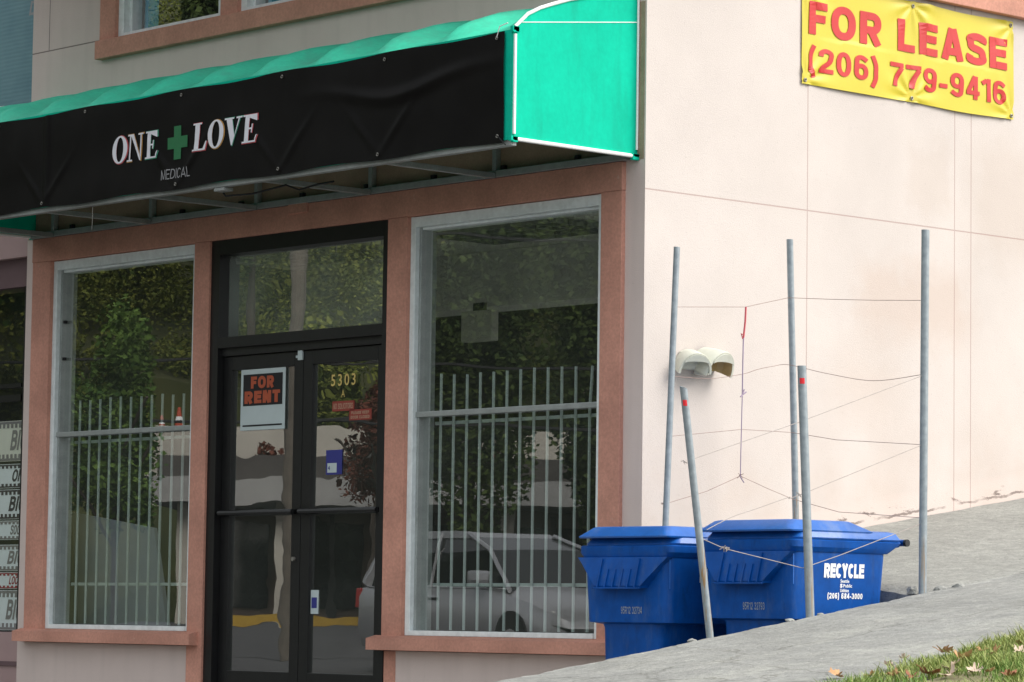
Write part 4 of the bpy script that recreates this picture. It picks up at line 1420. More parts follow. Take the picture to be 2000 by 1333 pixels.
# ------------------------------------------------------------------ fence posts of bare tube
def post(base, top, r, label, tape=None, cut=False, bend=0.0):
    base, top = Vector(base), Vector(top)
    T = thing("steel_post", base, label, "post", "steel posts around the bins")
    ax = (top - base).normalized()
    n = 16
    a = ax.cross(Vector((1, 0, 0))).normalized(); b = ax.cross(a)
    def loop(p, rr, tilt=0.0):
        return [p + a * math.cos(2 * math.pi * k / n) * rr + b * math.sin(2 * math.pi * k / n) * rr + ax * (tilt * math.cos(2 * math.pi * k / n - 2.2)) for k in range(n)]
    g = MB()
    L_ = []
    for t in (0, .2, .4, .6, .8):
        L_.append(loop(base - ax * .12 * (1 - t) + (top - base) * t + Vector((0, bend * math.sin(math.pi * t), 0)), r))
    L_.append(loop(top, r, .008 if cut else .001)); L_.append(loop(top, r * .86, .008 if cut else .001)); L_.append(loop(top - ax * .15, r * .86))
    g.loft(L_)
    shade_auto(g.build("pipe", m_pipe, T), 45)
    if tape:
        d, ang = tape
        g = MB()
        c = top - ax * d
        cs = []
        for k in range(7):
            t = ang - .55 + 1.1 * k / 6
            e = Vector((math.cos(t), math.sin(t), 0)) * (r + .0015)
            cs.append((c + e - ax * .014, c + e + ax * .014))
        for p, q in zip(cs, cs[1:]): g.face([p[0], q[0], q[1], p[1]])
        bmesh.ops.remove_doubles(g.bm, verts=g.bm.verts, dist=.0001)
        g.build("tape", m_tape, T)
    return T
view_ang = math.atan2(-12.7, 11.5)
post((.2, -.06, .85 - .9), (.2, .054, 2.547), .0175, "tall leaning steel post nearest the building corner behind the left bin")
post((.452, .755, .905), (.448, .688, 2.626), .0185, "tall steel post behind the right bin close to the wall")
post((1.975, .048, .655), (1.965, .072, 2.505), .0205, "tall upright steel post at the far end of the right bin, beside the rubble")
post((1.975, -.779, .53), (1.95, -.824, 1.759), .0215, "short upright steel post with red tape in front of the right bin", (.075, view_ang))
post((1.975, -1.469, .422), (1.95, -1.639, 1.607), .0175, "short steel post leaning left with red tape in front of the left bin", (.075, view_ang), cut=True)

# ------------------------------------------------------------------ wires
def wire(pts, label, m, r=.0017, smooth=True, knots=()):
    o = MB().tube(smooth_path(pts) if smooth else pts, r, 6)
    for k in knots:
        k = Vector(k)
        for q in range(3):
            d = Vector((random.uniform(-.02, .02), random.uniform(-.02, .02), random.uniform(-.015, .015)))
            o.tube([k - d, k + d * .2 + Vector((0, 0, .006)), k + d], r * 1.1, 5)
    o = o.build("wire", m)
    recenter(o, pts[0])
    tag(o, label, "wire", "wires strung between the posts")
CX = 1.968
wire([(.205, .025, 2.216), (.355, .436, 2.237), (.445, .684, 2.301), (.95, .47, 2.245), (1.46, .26, 2.192), (CX, .05, 2.144)], "topmost wire, running over the hanging ribbon between the tall posts", m_wire, smooth=False)
wire([(.2, .016, 1.838), (.237, .117, 1.834), (.285, .247, 1.834), (.35, .425, 1.867), (.381, .51, 1.896), (.413, .599, 1.917), (.446, .691, 1.929), (.93, .48, 1.845), (1.45, .265, 1.772), (CX, .05, 1.768)], "sagging wire just below the wall floodlight, second from the top", m_wire)
wire([(.197, .012, 1.509), (.347, .42, 1.562), (.45, .707, 1.556), (1.0, .475, 1.487), (CX, .05, 1.413)], "third wire of the back posts, crossing the middle of the hanging ribbon", m_wire, smooth=False)
wire([(.187, -.009, 1.141), (.274, .226, 1.217), (.345, .417, 1.307), (.402, .576, 1.242), (.453, .719, 1.189), (1.05, .44, 1.10), (CX, .05, 1.044)], "lowest wire of the back posts, pulled up to the ribbon's end", m_wire, smooth=False, knots=[(.345, .417, 1.307), (.187, -.01, 1.141)])
wire([(1.95, -1.6, 1.263), (1.95, -.843, 1.482), (CX, .064, 1.767)], "straight thin wire rising from the leaning short post to the far tall post", m_wire2, .0017, False, [(1.935, -1.615, 1.255)])
wire([(1.95, -1.475, .941), (1.95, -1.303, 1.007), (1.95, -1.127, 1.054), (1.95, -.912, 1.114), (1.95, -.822, 1.132), (CX, .065, 1.417)], "curved thin wire passing just above the right bin's lid", m_wire2, .0018, True, [(1.94, -.83, 1.13)])
wire([(1.95, -1.502, .897), (1.95, -1.40, .868), (1.95, -1.353, .855), (1.95, -.807, .774), (1.95, -.543, .842), (CX, .06, 1.019)], "lowest front wire with a twisted knot, sagging across the right bin", m_wire2, .0020, False, [(1.95, -1.353, .855), (1.95, -1.34, .852)])
RB = thing("hanging_ribbon", (.35, .42, 1.30), "faded red and purple ribbon hanging between the two back posts", "ribbon")
g = MB(); g.tube([(.356, .438, 2.237), (.357, .433, 2.158), (.351, .426, 2.067)], .0055, 6); g.tube([(.351, .43, 2.08), (.351, .408, 2.088), (.351, .42, 2.06)], .004, 5)
g.build("ribbon_top", m_ribbon_r, RB)
g = MB(); g.tube([(.351, .426, 2.067), (.350, .424, 1.93), (.349, .423, 1.757)], .0038, 6); g.tube([(.349, .423, 1.757), (.347, .42, 1.56), (.346, .418, 1.43), (.345, .417, 1.301)], .003, 6)
for dy_, dz_ in ((.028, .018), (-.018, -.012), (.012, .03)):
    g.tube([(.349, .423, 1.752), (.352, .423 + dy_, 1.752 + dz_)], .004, 5)
g.tube([(.345, .417, 1.301), (.345, .445, 1.272)], .0035, 5)
g.build("twine", m_ribbon_p, RB)

# ------------------------------------------------------------------ recycling bins (built once at the origin, then copied)
BIN = thing("recycling_bin", (0, 0, 0), "blue recycling bin nearer the sidewalk, its whole white RECYCLE side in view", "recycling bin", "blue recycling bins")
def rect_loop(x0, x1, y0, y1, z, c=.045, n=4):
    pts = []
    for cx, cy, a0 in ((x1 - c, y1 - c, 0), (x0 + c, y1 - c, 90), (x0 + c, y0 + c, 180), (x1 - c, y0 + c, 270)):
        for k in range(n + 1):
            a = R(a0 + 90 * k / n)
            pts.append((cx + c * math.cos(a), cy + c * math.sin(a), z))
    return pts
g = MB()
g.loft([rect_loop(-.20, .20, .06, .56, .0), rect_loop(-.215, .215, .045, .60, .60), rect_loop(-.222, .222, .04, .61, .618),
        rect_loop(-.295, .298, .008, .675, .628, .05), rect_loop(-.318, .318, .0, .695, .985, .05)])
shade_auto(g.build("body", m_blue, BIN), 30)
g = MB()      # rim band drawn out into the handle at the back
g.loft([rect_loop(-.322, .322, -.010, .715, .962, .05), rect_loop(-.338, .338, -.018, .745, .986, .05), rect_loop(-.338, .338, -.018, .80, 1.018, .05), rect_loop(-.330, .330, -.012, .80, 1.024, .05)])
shade_auto(g.build("rim", m_blue, BIN), 30)
g = MB()      # lift pocket apron on the front
for z0, z1, a0, a1, y0, y1 in ((.962, .815, .325, .168, -.022, -.060),):
    g.loft([[(-a0, y0, z0), (a0, y0, z0), (a0, .02, z0), (-a0, .02, z0)], [(-a0 + .035, y0 - .008, z0 - .03), (a0 - .035, y0 - .008, z0 - .03), (a0 - .035, .02, z0 - .03), (-a0 + .035, .02, z0 - .03)],
            [(-a1, y1, z1), (a1, y1, z1), (a1, .02, z1), (-a1, .02, z1)], [(-a1 + .004, y1 + .004, z1 - .012), (a1 - .004, y1 + .004, z1 - .012), (a1 - .004, .02, z1 - .012), (-a1 + .004, .02, z1 - .012)]])
AP = g.build("lift_apron", m_blue, BIN)
for k in range(6):
    x = -.135 + .054 * k
    g = MB(); h = .955 if k in (0, 5) else .90
    g.hexa([(x - .004, -.072, .808), (x + .004, -.072, .808), (x + .004, -.05, .808), (x - .004, -.05, .808)], [(x - .003, -.034 if h > .92 else -.045, h), (x + .003, -.034 if h > .92 else -.045, h), (x + .003, -.02, h), (x - .003, -.02, h)])
    g.build("rib", m_blue, AP)
g = MB(); g.box(-.172, .172, -.074, -.058, .798, .8065, .003); g.build("ledge", m_blue, AP)
g = MB(); g.box(.308, .3115, .010, .016, .80, .955, .001); g.build("mould_line", m_lid, BIN)
g = MB()      # lid: flange, raised deck with an overhanging front
g.loft([rect_loop(-.330, .332, .02, .79, 1.026, .05), rect_loop(-.335, .337, .02, .80, 1.034, .05), rect_loop(-.318, .322, .05, .775, 1.068, .05), rect_loop(-.300, .305, .07, .74, 1.075, .05)])
LD = g.build("lid", m_lid, BIN); shade_auto(LD, 25)
g = MB()
g.loft([rect_loop(-.325, .325, -.03, .58, 1.062, .03), rect_loop(-.328, .328, -.034, .59, 1.070, .03), rect_loop(-.275, .285, .02, .47, 1.118, .04), rect_loop(-.262, .272, .035, .455, 1.122, .04)])
shade_auto(g.build("lid_deck", m_lid, LD), 25)
g = MB(); g.tube([(-.30, .822, 1.022), (.318, .822, 1.022)], .017, 12); shade_auto(g.build("handle", m_blue, BIN))
g = MB(); g.tube([(.319, .822, 1.022), (.337, .822, 1.022)], .0185, 12); g.tube([(-.319, .822, 1.022), (-.301, .822, 1.022)], .0185, 12); g.build("handle_cap", m_blackp, BIN)
for x in (-.30, .26):
    g = MB(); g.hexa([(x, .72, .985), (x + .04, .72, .985), (x + .04, .80, 1.0), (x, .80, 1.0)], [(x, .72, 1.03), (x + .04, .72, 1.03), (x + .04, .825, 1.04), (x, .825, 1.04)], .003); g.build("handle_bracket", m_blue, BIN)
for sx in (-1, 1):
    g = MB(); g.tube([(sx * .245, .60, .13), (sx * .30, .60, .13)], .125, 20); g.build("wheel", m_blackp, BIN)
def side_x(z): return lerp(.298, .318, (z - .628) / .357) + .002
sw = lambda p: Vector((side_x(p.z), p.y, p.z))
g = MB(); sans(g, "RECYCLE", (.3, .230, .836), (0, 1, 0), (0, 0, 1), .292, .071, .27, .045, warp=sw); g.build("recycle_lettering", m_bintext, BIN)
g = MB()
for i, tx in enumerate(("Seattle", "  Public", "Utilities")):
    put_text(g, tx.strip(), (.3, .352 + (.022 if i == 1 else 0), .812 - .0235 * i), (0, 1, 0), (0, 0, 1), .064, .017, .02, warp=sw)
put_text(g, "S", (.3, .350, .787), (0, 1, 0), (0, 0, 1), .018, .020, .05, warp=sw)
g.build("utility_lettering", m_bintext, BIN)
g = MB(); sans(g, "(206) 684-3000", (.3, .262, .732), (0, 1, 0), (0, 0, 1), .256, .028, .21, .14, warp=sw); g.build("phone_lettering", m_bintext, BIN)
def fr_y(z): return lerp(.008, .0, (z - .628) / .357) - .002
fw_ = lambda p: Vector((p.x, fr_y(p.z), p.z))
def serial(txt, parent):
    g = MB(); sans(g, txt, (-.03, 0, .672), (1, 0, 0), (0, 0, 1), .15, .036, .13, .18, warp=fw_)
    return g.build("serial_number", m_serial, parent)
def copy_tree(o, parent=None):
    c = o.copy(); COL.objects.link(c)
    if parent: c.parent = parent
    for ch in list(o.children): copy_tree(ch, c)
    return c
bin_a = copy_tree(BIN)
serial("95R12 32793", BIN)
serial("95R12 32734", bin_a)
BIN.location = (1.425, -.652, -.10); BIN.rotation_euler = (0, 0, R(-.8))
bin_a.location = (.655, -.755, -.128); bin_a.rotation_euler = (0, 0, R(1.0))
bin_a["label"] = "blue recycling bin at the building corner, its side hidden by the leaning post"
bin_a["category"] = "recycling bin"

# ------------------------------------------------------------------ rubble along the pit
def rock(name, c, s, seed, m):
    b = bmesh.new(); bmesh.ops.create_icosphere(b, subdivisions=2, radius=1)
    for v in b.verts:
        k = 1 + .35 * noise.noise(v.co * 1.6 + Vector((seed, 0, 0))) + .2 * noise.noise(v.co * 4 + Vector((0, seed, 0)))
        v.co = Vector((v.co.x * s[0] * k, v.co.y * s[1] * k, v.co.z * s[2] * k))
    g = MB(); g.add(b); o = g.build(name, m); o.location = c
    return o
rub = [((1.955, -.90, slope_z(-.90) - .004), (.02, .026, .010), "grey concrete crumb just left of the short upright post's foot"),
       ((1.97, -.70, slope_z(-.7) - .004), (.016, .022, .008), "flat concrete crumb just right of the short upright post's foot"),
       ((1.90, .06, .675), (.035, .03, .025), "concrete lump at the foot of the far tall post, towards the bin"),
       ((2.02, .13, .686), (.035, .03, .020), "pale concrete lump right of the far tall post's foot"),
       ((2.05, .24, .700), (.04, .035, .016), "flat concrete lump beyond the far tall post, by the crack"),
       ((1.945, -1.56, slope_z(-1.56) - .006), (.02, .022, .012), "small concrete crumb at the foot of the leaning short post")]
for i, (c, s, lb) in enumerate(rub):
    tag(rock("concrete_lump", c, s, i * 3.1, m_walk), lb, "rubble", "broken concrete lumps")

# ------------------------------------------------------------------ signs on the doors
T = thing("rent_sign", (-3.44, .06, 1.68), "FOR RENT card sign with white border taped inside the left door glass", "sign")
g = MB(); g.box(-3.672, -3.222, .048, .052, 1.668, 2.052, .001); g.build("card", m_signwhite, T)
g = MB(); g.box(-3.645, -3.248, .0455, .0478, 1.822, 2.020); g.build("dark_panel", m_dark, T)
g = MB(); g.box(-3.645, -3.248, .0455, .0478, 1.692, 1.702); g.build("rule", m_dark, T)
g = MB(); sans(g, "FOR", (-3.565, .044, 1.930), (1, 0, 0), (0, 0, 1), .235, .075, .27, .10); sans(g, "RENT", (-3.628, .044, 1.836), (1, 0, 0), (0, 0, 1), .36, .078, .28, .10)
g.build("lettering", m_orange, T)
T = thing("door_notice", (-2.66, .058, 1.75), "small red NO SOLICITORS sign under the house number", "sign", "small red door signs")
g = MB(); g.box(-2.765, -2.555, .0565, .0585, 1.757, 1.818); g.build("plate", m_signred, T)
g = MB(); sans(g, "NO SOLICITORS", (-2.752, .055, 1.770), (1, 0, 0), (0, 0, 1), .184, .034, .17, .15); g.build("lettering", m_signink, T)
T = thing("door_notice", (-2.49, .058, 1.69), "small red two line sign, lower of the two on the right door", "sign", "small red door signs")
g = MB(); g.box(-2.60, -2.39, .0565, .0585, 1.697, 1.762); g.build("plate", m_signred, T)
g = MB(); sans(g, "PLEASE KEEP", (-2.578, .055, 1.733), (1, 0, 0), (0, 0, 1), .166, .018, .2, .15); sans(g, "DOOR CLOSED", (-2.584, .055, 1.706), (1, 0, 0), (0, 0, 1), .178, .018, .2, .15); g.build("lettering", m_signink, T)
T = thing("window_card", (-2.735, .058, 1.38), "navy blue card with a white square on the right door", "card")
g = MB(); g.box(-2.816, -2.662, .0565, .0585, 1.372, 1.522); g.build("card", m_navy, T)
g = MB(); g.box(-2.80, -2.712, .0545, .056, 1.384, 1.442); g.build("label_square", m_signwhite, T)
g = MB(); put_text(g, "4", (-2.792, .053, 1.40), (1, 0, 0), (0, 0, 1), .018, .026, .03); g.build("figure", m_navy, T)
T = thing("low_sticker", (-2.915, .058, .52), "pale blue sticker low on the right door beside the centre stile", "sticker")
g = MB(); g.box(-2.94, -2.865, .0565, .0585, .525, .67); g.build("sheet", m_signwhite, T)
g = MB(); g.box(-2.93, -2.88, .0545, .056, .56, .625); g.build("emblem", m_navy, T)

# ------------------------------------------------------------------ fallen leaves
def leaf_mesh(seed, size):
    rnd = random.Random(seed)
    lobes = 5
    pts = []
    for k in range(40):
        a = 2 * math.pi * k / 40
        rr = .55 + .33 * abs(math.cos(a * lobes / 2)) ** .7 + .12 * math.sin(a * 11 + seed)
        if abs(a - math.pi * 1.5) < .25: rr *= .55
        pts.append((rr * math.cos(a), rr * math.sin(a)))
    b = bmesh.new()
    c = b.verts.new((0, 0, 0)); inner = [b.verts.new((p[0] * .5, p[1] * .5, 0)) for p in pts]; outer = [b.verts.new((p[0], p[1], 0)) for p in pts]
    n = len(pts)
    for i in range(n):
        j = (i + 1) % n
        b.faces.new((c, inner[i], inner[j])); b.faces.new((inner[i], outer[i], outer[j], inner[j]))
    k1, k2, ph = rnd.uniform(.5, 1.1), rnd.uniform(-.2, .5), rnd.uniform(0, 3)
    for v in b.verts:
        x, y = v.co.x, v.co.y
        u = x * math.cos(ph) + y * math.sin(ph); t = -x * math.sin(ph) + y * math.cos(ph)
        v.co.z = k1 * u * u + k2 * t * t + .12 * math.sin(5 * u + 3 * t)
        v.co *= size
    b2 = MB(); b2.add(b)
    b2.tube([(0, -.5 * size, .0), (0, -.9 * size, .25 * size), (.1 * size, -1.25 * size, .3 * size)], .0016, 5)
    return b2
leaves = [(1860, 1314, .055, 1, "large pale curled leaf near the middle of the grass corner"), (1880, 1300, .06, 3, "long orange tan leaf lying across the upper grass, right of centre"),
          (1845, 1282, .05, 3, "upright orange leaf at the grass edge below the sidewalk"), (1815, 1325, .06, 2, "big rust leaf with pale underside at the bottom of the picture"),
          (1737, 1311, .035, 1, "small pale leaf tipped up at the grass edge near the tall tuft"), (1745, 1330, .04, 3, "orange leaf at the bottom edge below the bright green tuft"),
          (1632, 1329, .045, 3, "leftmost orange leaf, where the grass meets the picture's bottom"), (1765, 1296, .03, 1, "small pinkish leaf on the sidewalk side of the grass"),
          (1855, 1329, .05, 1, "pale pink leaf at the bottom, right of the big rust leaf"), (1917, 1281, .035, 3, "small orange leaf high on the grass strip"),
          (1940, 1287, .05, 3, "bent tan leaf with raised tip on the right grass"), (1998, 1268, .045, 2, "dark red leaf at the right edge of the picture"),
          (1970, 1331, .05, 2, "rust brown leaf at the bottom right corner"), (1905, 1322, .045, 1, "pale crumpled leaf low on the right grass"),
          (1780, 1331, .035, 2, "small dark rust leaf at the very bottom centre of the grass"), (1992, 1282, .04, 1, "pale leaf under the dark red leaf at the right edge"),
          (1701, 1331, .03, 3, "small amber leaf at the bottom edge, second from the left"), (1935, 1322, .03, 3, "little tan leaf between two pale ones on the lower right grass")]
CAMP = Vector((13.01204, -12.72504, .5))
def on_slope(px, py):
    d = _r * (px - 1000) + _u * (666.5 - py) + _f * 6496.8
    t = (.662 + .155 * CAMP.y - CAMP.z) / (d.z - .155 * d.y)
    return CAMP + d * t
for i, (px, py, s, mi, lb) in enumerate(leaves):
    p = on_slope(px, py)
    o = leaf_mesh(i + 1, s * .85).build("fallen_leaf", m_fallen[mi], smooth=True)
    o.location = (p.x, p.y, slope_z(p.y) + .018)
    o.rotation_euler = (random.uniform(-.5, .5), random.uniform(-.5, .5), random.uniform(0, 6.28))
    tag(o, lb, "leaf", "fallen leaves on the grass")

# ------------------------------------------------------------------ across the street (seen mirrored in the glass)
E1 = Vector((-.7394, -.668, 0)).normalized()      # away from the shop front
E2 = Vector((.668, -.7394, 0)).normalized()
O_ = Vector((-3, 0, 0))
def W_(a, b, z=0): return O_ + E1 * a + E2 * b + Vector((0, 0, z))
def obox(mb, a0, a1, b0, b1, z0, z1):
    mb.hexa([W_(a0, b0, z0), W_(a1, b0, z0), W_(a1, b1, z0), W_(a0, b1, z0)], [W_(a0, b0, z1), W_(a1, b0, z1), W_(a1, b1, z1), W_(a0, b1, z1)])
    return mb
g = MB(); g.face([W_(33, -40, -.128), W_(33, 40, -.128), W_(40, 40, .35), W_(40, -40, .35)]); g.face([W_(40, -40, .35), W_(40, 40, .35), W_(56, 40, .35), W_(56, -40, .35)])
tag(g.build("parking_lot", m_road), kind='structure')
ML = thing("strip_mall", W_(46, 4, .35), "low tan shop row with grey fascia across the street", "building")
obox(MB(), 46, 54, -5.4, 24, .35, 2.65).build("wall", m_mallwall, ML)
obox(MB(), 43, 55, -5.8, 25, 2.66, 3.15).build("fascia", m_fascia, ML)
obox(MB(), 43.3, 54.7, -5.6, 24.7, 3.151, 3.6).build("roof", m_roofing, ML)
for b in (-5.2, -3.3, -1.45, 1.0, 5, 9, 13, 17):
    obox(MB(), 43.6, 43.9, b, b + .28, .35, 2.659).build("column", m_retain, ML)
    obox(MB(), 45.93, 45.99, b + .4, b + (1.6 if b < 0 else 3.4), .7, 2.4).build("shop_window", m_carglass, ML)
for b in (-4.05, -2.55, -.9, .8):
    o = obox(MB(), 42.2, 42.4, b, b + 1.1, .36, .52).build("parking_stop", m_yelpaint); recenter(o, W_(42.3, b + .55, .36))
    tag(o, "yellow parking stop before the shop row, mirrored in the door glass", "parking stop", "yellow parking stops across the street")
for b in (-4.6, -2.4, -.4, 2, 6, 10):
    obox(MB(), 45.9, 45.99, b, b + .12, .35, 2.6).build("door_post", m_black, ML)
o = obox(MB(), 58, 58.4, -7.5, 18, -.13, 5.0).build("retaining_wall", m_retain); recenter(o, W_(58, 5, -.13)); tag(o, "white retaining wall above the shop row across the street", "wall")
g = MB()
rows = [[W_(57.2 if b < -8 else 58.6, b, -.2) for b in range(-100, 101, 10)], [W_(58.45, b, 4.88) for b in range(-100, 101, 10)], [W_(67.9, b, 5.15) for b in range(-100, 101, 10)]]
for i in range(13):
    a = 68 + i * 8
    rows.append([W_(a, b, 5.2 + (a - 68) * .34 + 2.5 * noise.noise(Vector((a * .05, b * .05, 0)))) for b in range(-100, 101, 10)])
vv = [[g.bm.verts.new(p) for p in r] for r in rows]
for a, b in zip(vv, vv[1:]):
    for j in range(len(a) - 1): g.bm.faces.new((a[j], a[j + 1], b[j + 1], b[j]))
tag(g.build("hillside", m_under), kind='structure')
def leaf_cloud(mb, c, rad, n, size, rs, lumps=26):
    """many small leaf-sized diamonds gathered in clumps through an ellipsoid"""
    c, rad = np.array(c, float), np.array(rad, float)
    v = rs.normal(size=(lumps, 3)); v /= np.linalg.norm(v, axis=1)[:, None]
    cs = c + v * (rs.random((lumps, 1)) ** .45) * rad * .82
    rr = rs.uniform(.20, .40, lumps)
    k = rs.integers(0, lumps, n)
    v = rs.normal(size=(n, 3)); v /= np.linalg.norm(v, axis=1)[:, None]
    p = cs[k] + v * (rs.random((n, 1)) ** .4) * rad * rr[k][:, None]
    a = rs.normal(size=(n, 3)) * (1, 1, .6); a /= np.linalg.norm(a, axis=1)[:, None]
    b = np.cross(a, rs.normal(size=(n, 3))); b /= np.linalg.norm(b, axis=1)[:, None]
    q = size * rs.uniform(.6, 1.3, (n, 1))
    return np.stack([p - a * q, p + b * q * .6, p + a * q, p - b * q * .6], 1).reshape(-1, 3)
def leaves_object(name, pts, m, parent=None):
    pts = np.concatenate(pts)
    if parent: pts = pts - np.array(root_loc(parent))
    n = len(pts) // 4
    me = bpy.data.meshes.new(name)
    me.vertices.add(len(pts)); me.vertices.foreach_set("co", pts.astype(np.float32).ravel())
    me.loops.add(len(pts)); me.loops.foreach_set("vertex_index", np.arange(len(pts), dtype=np.int32))
    me.polygons.add(n); me.polygons.foreach_set("loop_start", np.arange(0, len(pts), 4, dtype=np.int32))
    me.update(calc_edges=True)
    me.materials.append(m)
    o = bpy.data.objects.new(name, me); COL.objects.link(o)
    if parent: o.parent = parent
    return o
def tree(base, h, rad, n, leaf, m, label, rnd, trunk_r=.14, low=.3):
    base = Vector(base)
    T = thing("tree", base, label, "tree", "trees across the street")
    g = MB()
    lean = Vector((rnd.uniform(-.2, .2), rnd.uniform(-.2, .2), 0))
    g.tube([base - Vector((0, 0, .1)), base + lean * .5 + Vector((0, 0, h * low)), base + lean + Vector((0, 0, h * .75))], trunk_r, 8, r2=trunk_r * .4)
    for k in range(5):
        a = rnd.uniform(0, 6.28); z = h * rnd.uniform(low, .6)
        p = base + lean * .6 + Vector((0, 0, z))
        g.tube([p, p + Vector((math.cos(a) * rad[0] * .4, math.sin(a) * rad[1] * .4, h * .12)), p + Vector((math.cos(a) * rad[0] * .75, math.sin(a) * rad[1] * .75, h * .2))], trunk_r * .4, 6, r2=.02)
    g.build("trunk", m_bark, T)
    leaves_object("crown", [leaf_cloud(None, base + lean + Vector((0, 0, h - rad[2])), rad, n, leaf, RS)], m, T)
rnd = random.Random(3)
RS = np.random.default_rng(5)
tree(W_(19, -3.45, -.13), 4.3, (.9, .9, 1.5), 10000, .045, m_fol_b, "small leafy green street tree mirrored in the left shop window", rnd, .05, .25)
tree(W_(34, .45, -.13), 9.2, (1.3, 1.3, 3.95), 30000, .06, m_fol_c, "tall dark tree mirrored in the right shop window", rnd, .16, .15)
tree(W_(35, 2.8, -.13), 10, (1.6, 1.6, 4.4), 32000, .065, m_fol_c, "broad dark tree right of the tall dark one across the street", rnd, .18, .15)
tree(W_(40, -1.35, .3), 4.6, (1.0, 1.0, 1.2), 6500, .05, m_fol_d, "rust leaved tree in front of the shop row across the street", rnd, .06, .5)
tree(W_(62, -13, 4.9), 12, (4, 4, 5), 30000, .10, m_fol_a, "olive green tree behind the left end of the retaining wall", rnd, .25)
tree(W_(63, 3, 4.9), 13, (4.2, 4.2, 5.5), 36000, .10, m_fol_c, "large dark green tree behind the right end of the retaining wall", rnd, .28)
tree(W_(66, -5.6, 5.0), 21.5, (2.5, 2.5, 9.3), 46000, .10, m_fol_c, "tallest dark tree above the retaining wall, also mirrored in the upper windows", rnd, .13)
tree((-12.4, -1.7, -.13), 8.5, (2.0, 1.6, 3.2), 30000, .075, m_fol_b, "unseen leafy tree added left of the picture to shade the shop front", rnd, .14, .2)  # trees out of view, added to darken the left end of the front
tree((-17.0, -3.4, -.13), 10.5, (3.0, 2.4, 4.0), 30000, .09, m_fol_a, "larger unseen tree added farther left along the pavement for shade", rnd, .18, .2)
tree((-8.0, -11.6, -.13), 14, (3.2, 3.0, 5.4), 90000, .05, m_fol_c, "tall tree added across the road to shade the shops, nearest to them", rnd, .22, .2)  # tall trees added to hold sky light off the shop front
tree((-13.0, -15.2, -.13), 15, (3.4, 3.2, 5.8), 90000, .055, m_fol_c, "tall olive tree added across the road for shade, farther from the shops", rnd, .24, .2)
for b_, h_, r_, m_, lb in ((-4.6, 4.6, .9, m_fol_d, "rust leaved shrub before the left part of the retaining wall"), (-2.6, 4.3, .75, m_fol_a, "olive shrub in the middle of the retaining wall"),
                       (.2, 4.9, 1.1, m_fol_d, "wider rust leaved shrub before the right part of the retaining wall"), (-3.5, 3.9, .6, m_fol_d, "small rust shrub between two bushes before the retaining wall"), (-1.2, 4.7, .8, m_fol_c, "dark shrub near the middle of the retaining wall"),
                       (3.5, 4.8, 1.2, m_fol_c, "dark shrub at the far right of the retaining wall")):
    tree(W_(57, b_, -.13), h_, (r_, r_, .85), 3500, .06, m_, lb, rnd, .06, .6)
pts = []
for k in range(170):
    far = k % 3 == 2
    a = rnd.uniform(72, 150) if far else rnd.uniform(70, 108)
    b = rnd.uniform(-75, 75) if far else rnd.uniform(-21, 11)
    z = 5.2 + (a - 68) * .34
    r_ = rnd.uniform(2.2, 4.2) if not far else rnd.uniform(4, 6)
    if far and -22 < b < 12 and a < 110: continue
    pts.append(leaf_cloud(None, W_(a, b, z + r_ * .9), (r_, r_, r_ * 1.3), 600 if far else 6500, .5 if far else .07, RS, 16))
for k in range(46):
    b = -22 + k * .78
    r_ = rnd.uniform(.9, 1.7)
    pts.append(leaf_cloud(None, W_(rnd.uniform(67.5, 70.5), b, 5.2 + r_ * rnd.uniform(.5, 1.2)), (r_, r_, r_ * 1.1), 2200, .08, RS, 10))
tag(leaves_object("forest", pts, m_fol_a), "olive wooded hillside mirrored in the shop windows", "wood", kind='stuff')
# utility pole with lines
UP = thing("utility_pole", W_(32, -2.25, -.13), "weathered wooden utility pole mirrored in the door transom", "utility pole")
MB().tube([W_(32, -2.25, -.13), W_(32, -2.2, 10.5)], .15, 12, r2=.11).build("pole", m_polewood, UP)
obox(MB(), 31.85, 31.97, -3.4, -1.0, 9.6, 9.74).build("crossarm", m_bark, UP)
for i, (z, bz) in enumerate(((6.6, .3), (7.1, .2), (4.55, .5), (3.6, .4))):
    pts = [W_(32.0, -45, z + 1), W_(32, -22, z - .2), W_(32.1, -2.2, z), W_(32, 22, z - .3), W_(32, 45, z + .8)]
    o = MB().tube(smooth_path(pts), .025, 5).build("power_line", m_dark); recenter(o, pts[0])
    tag(o, ["lower of the two upper power lines on the wooden pole", "topmost power line on the wooden pole", "middle cable on the wooden pole, well below the power lines", "lowest cable on the wooden pole"][i], "power line", "lines on the utility pole")
for i, (b, lb) in enumerate(((-7.26, "left orange traffic cone on the upper road mirrored in the left window"), (-6.85, "taller orange traffic cone on the upper road mirrored in the left window"))):
    T = thing("traffic_cone", W_(60, b, 4.92), lb, "traffic cone", "cones on the upper road")
    base = W_(60, b, 4.95); h = .42 + .16 * i
    g = MB(); g.tube([base, base + Vector((0, 0, h))], .12, 12, r2=.03); g.build("cone", m_cone, T)
    g = MB(); g.tube([base + Vector((0, 0, h * .5)), base + Vector((0, 0, h * .7))], .085, 12, r2=.065); g.build("band", m_bintext, T)
    g = MB(); g.box(base.x - .16, base.x + .16, base.y - .16, base.y + .16, 4.921, 4.949); g.build("foot", m_cone, T)

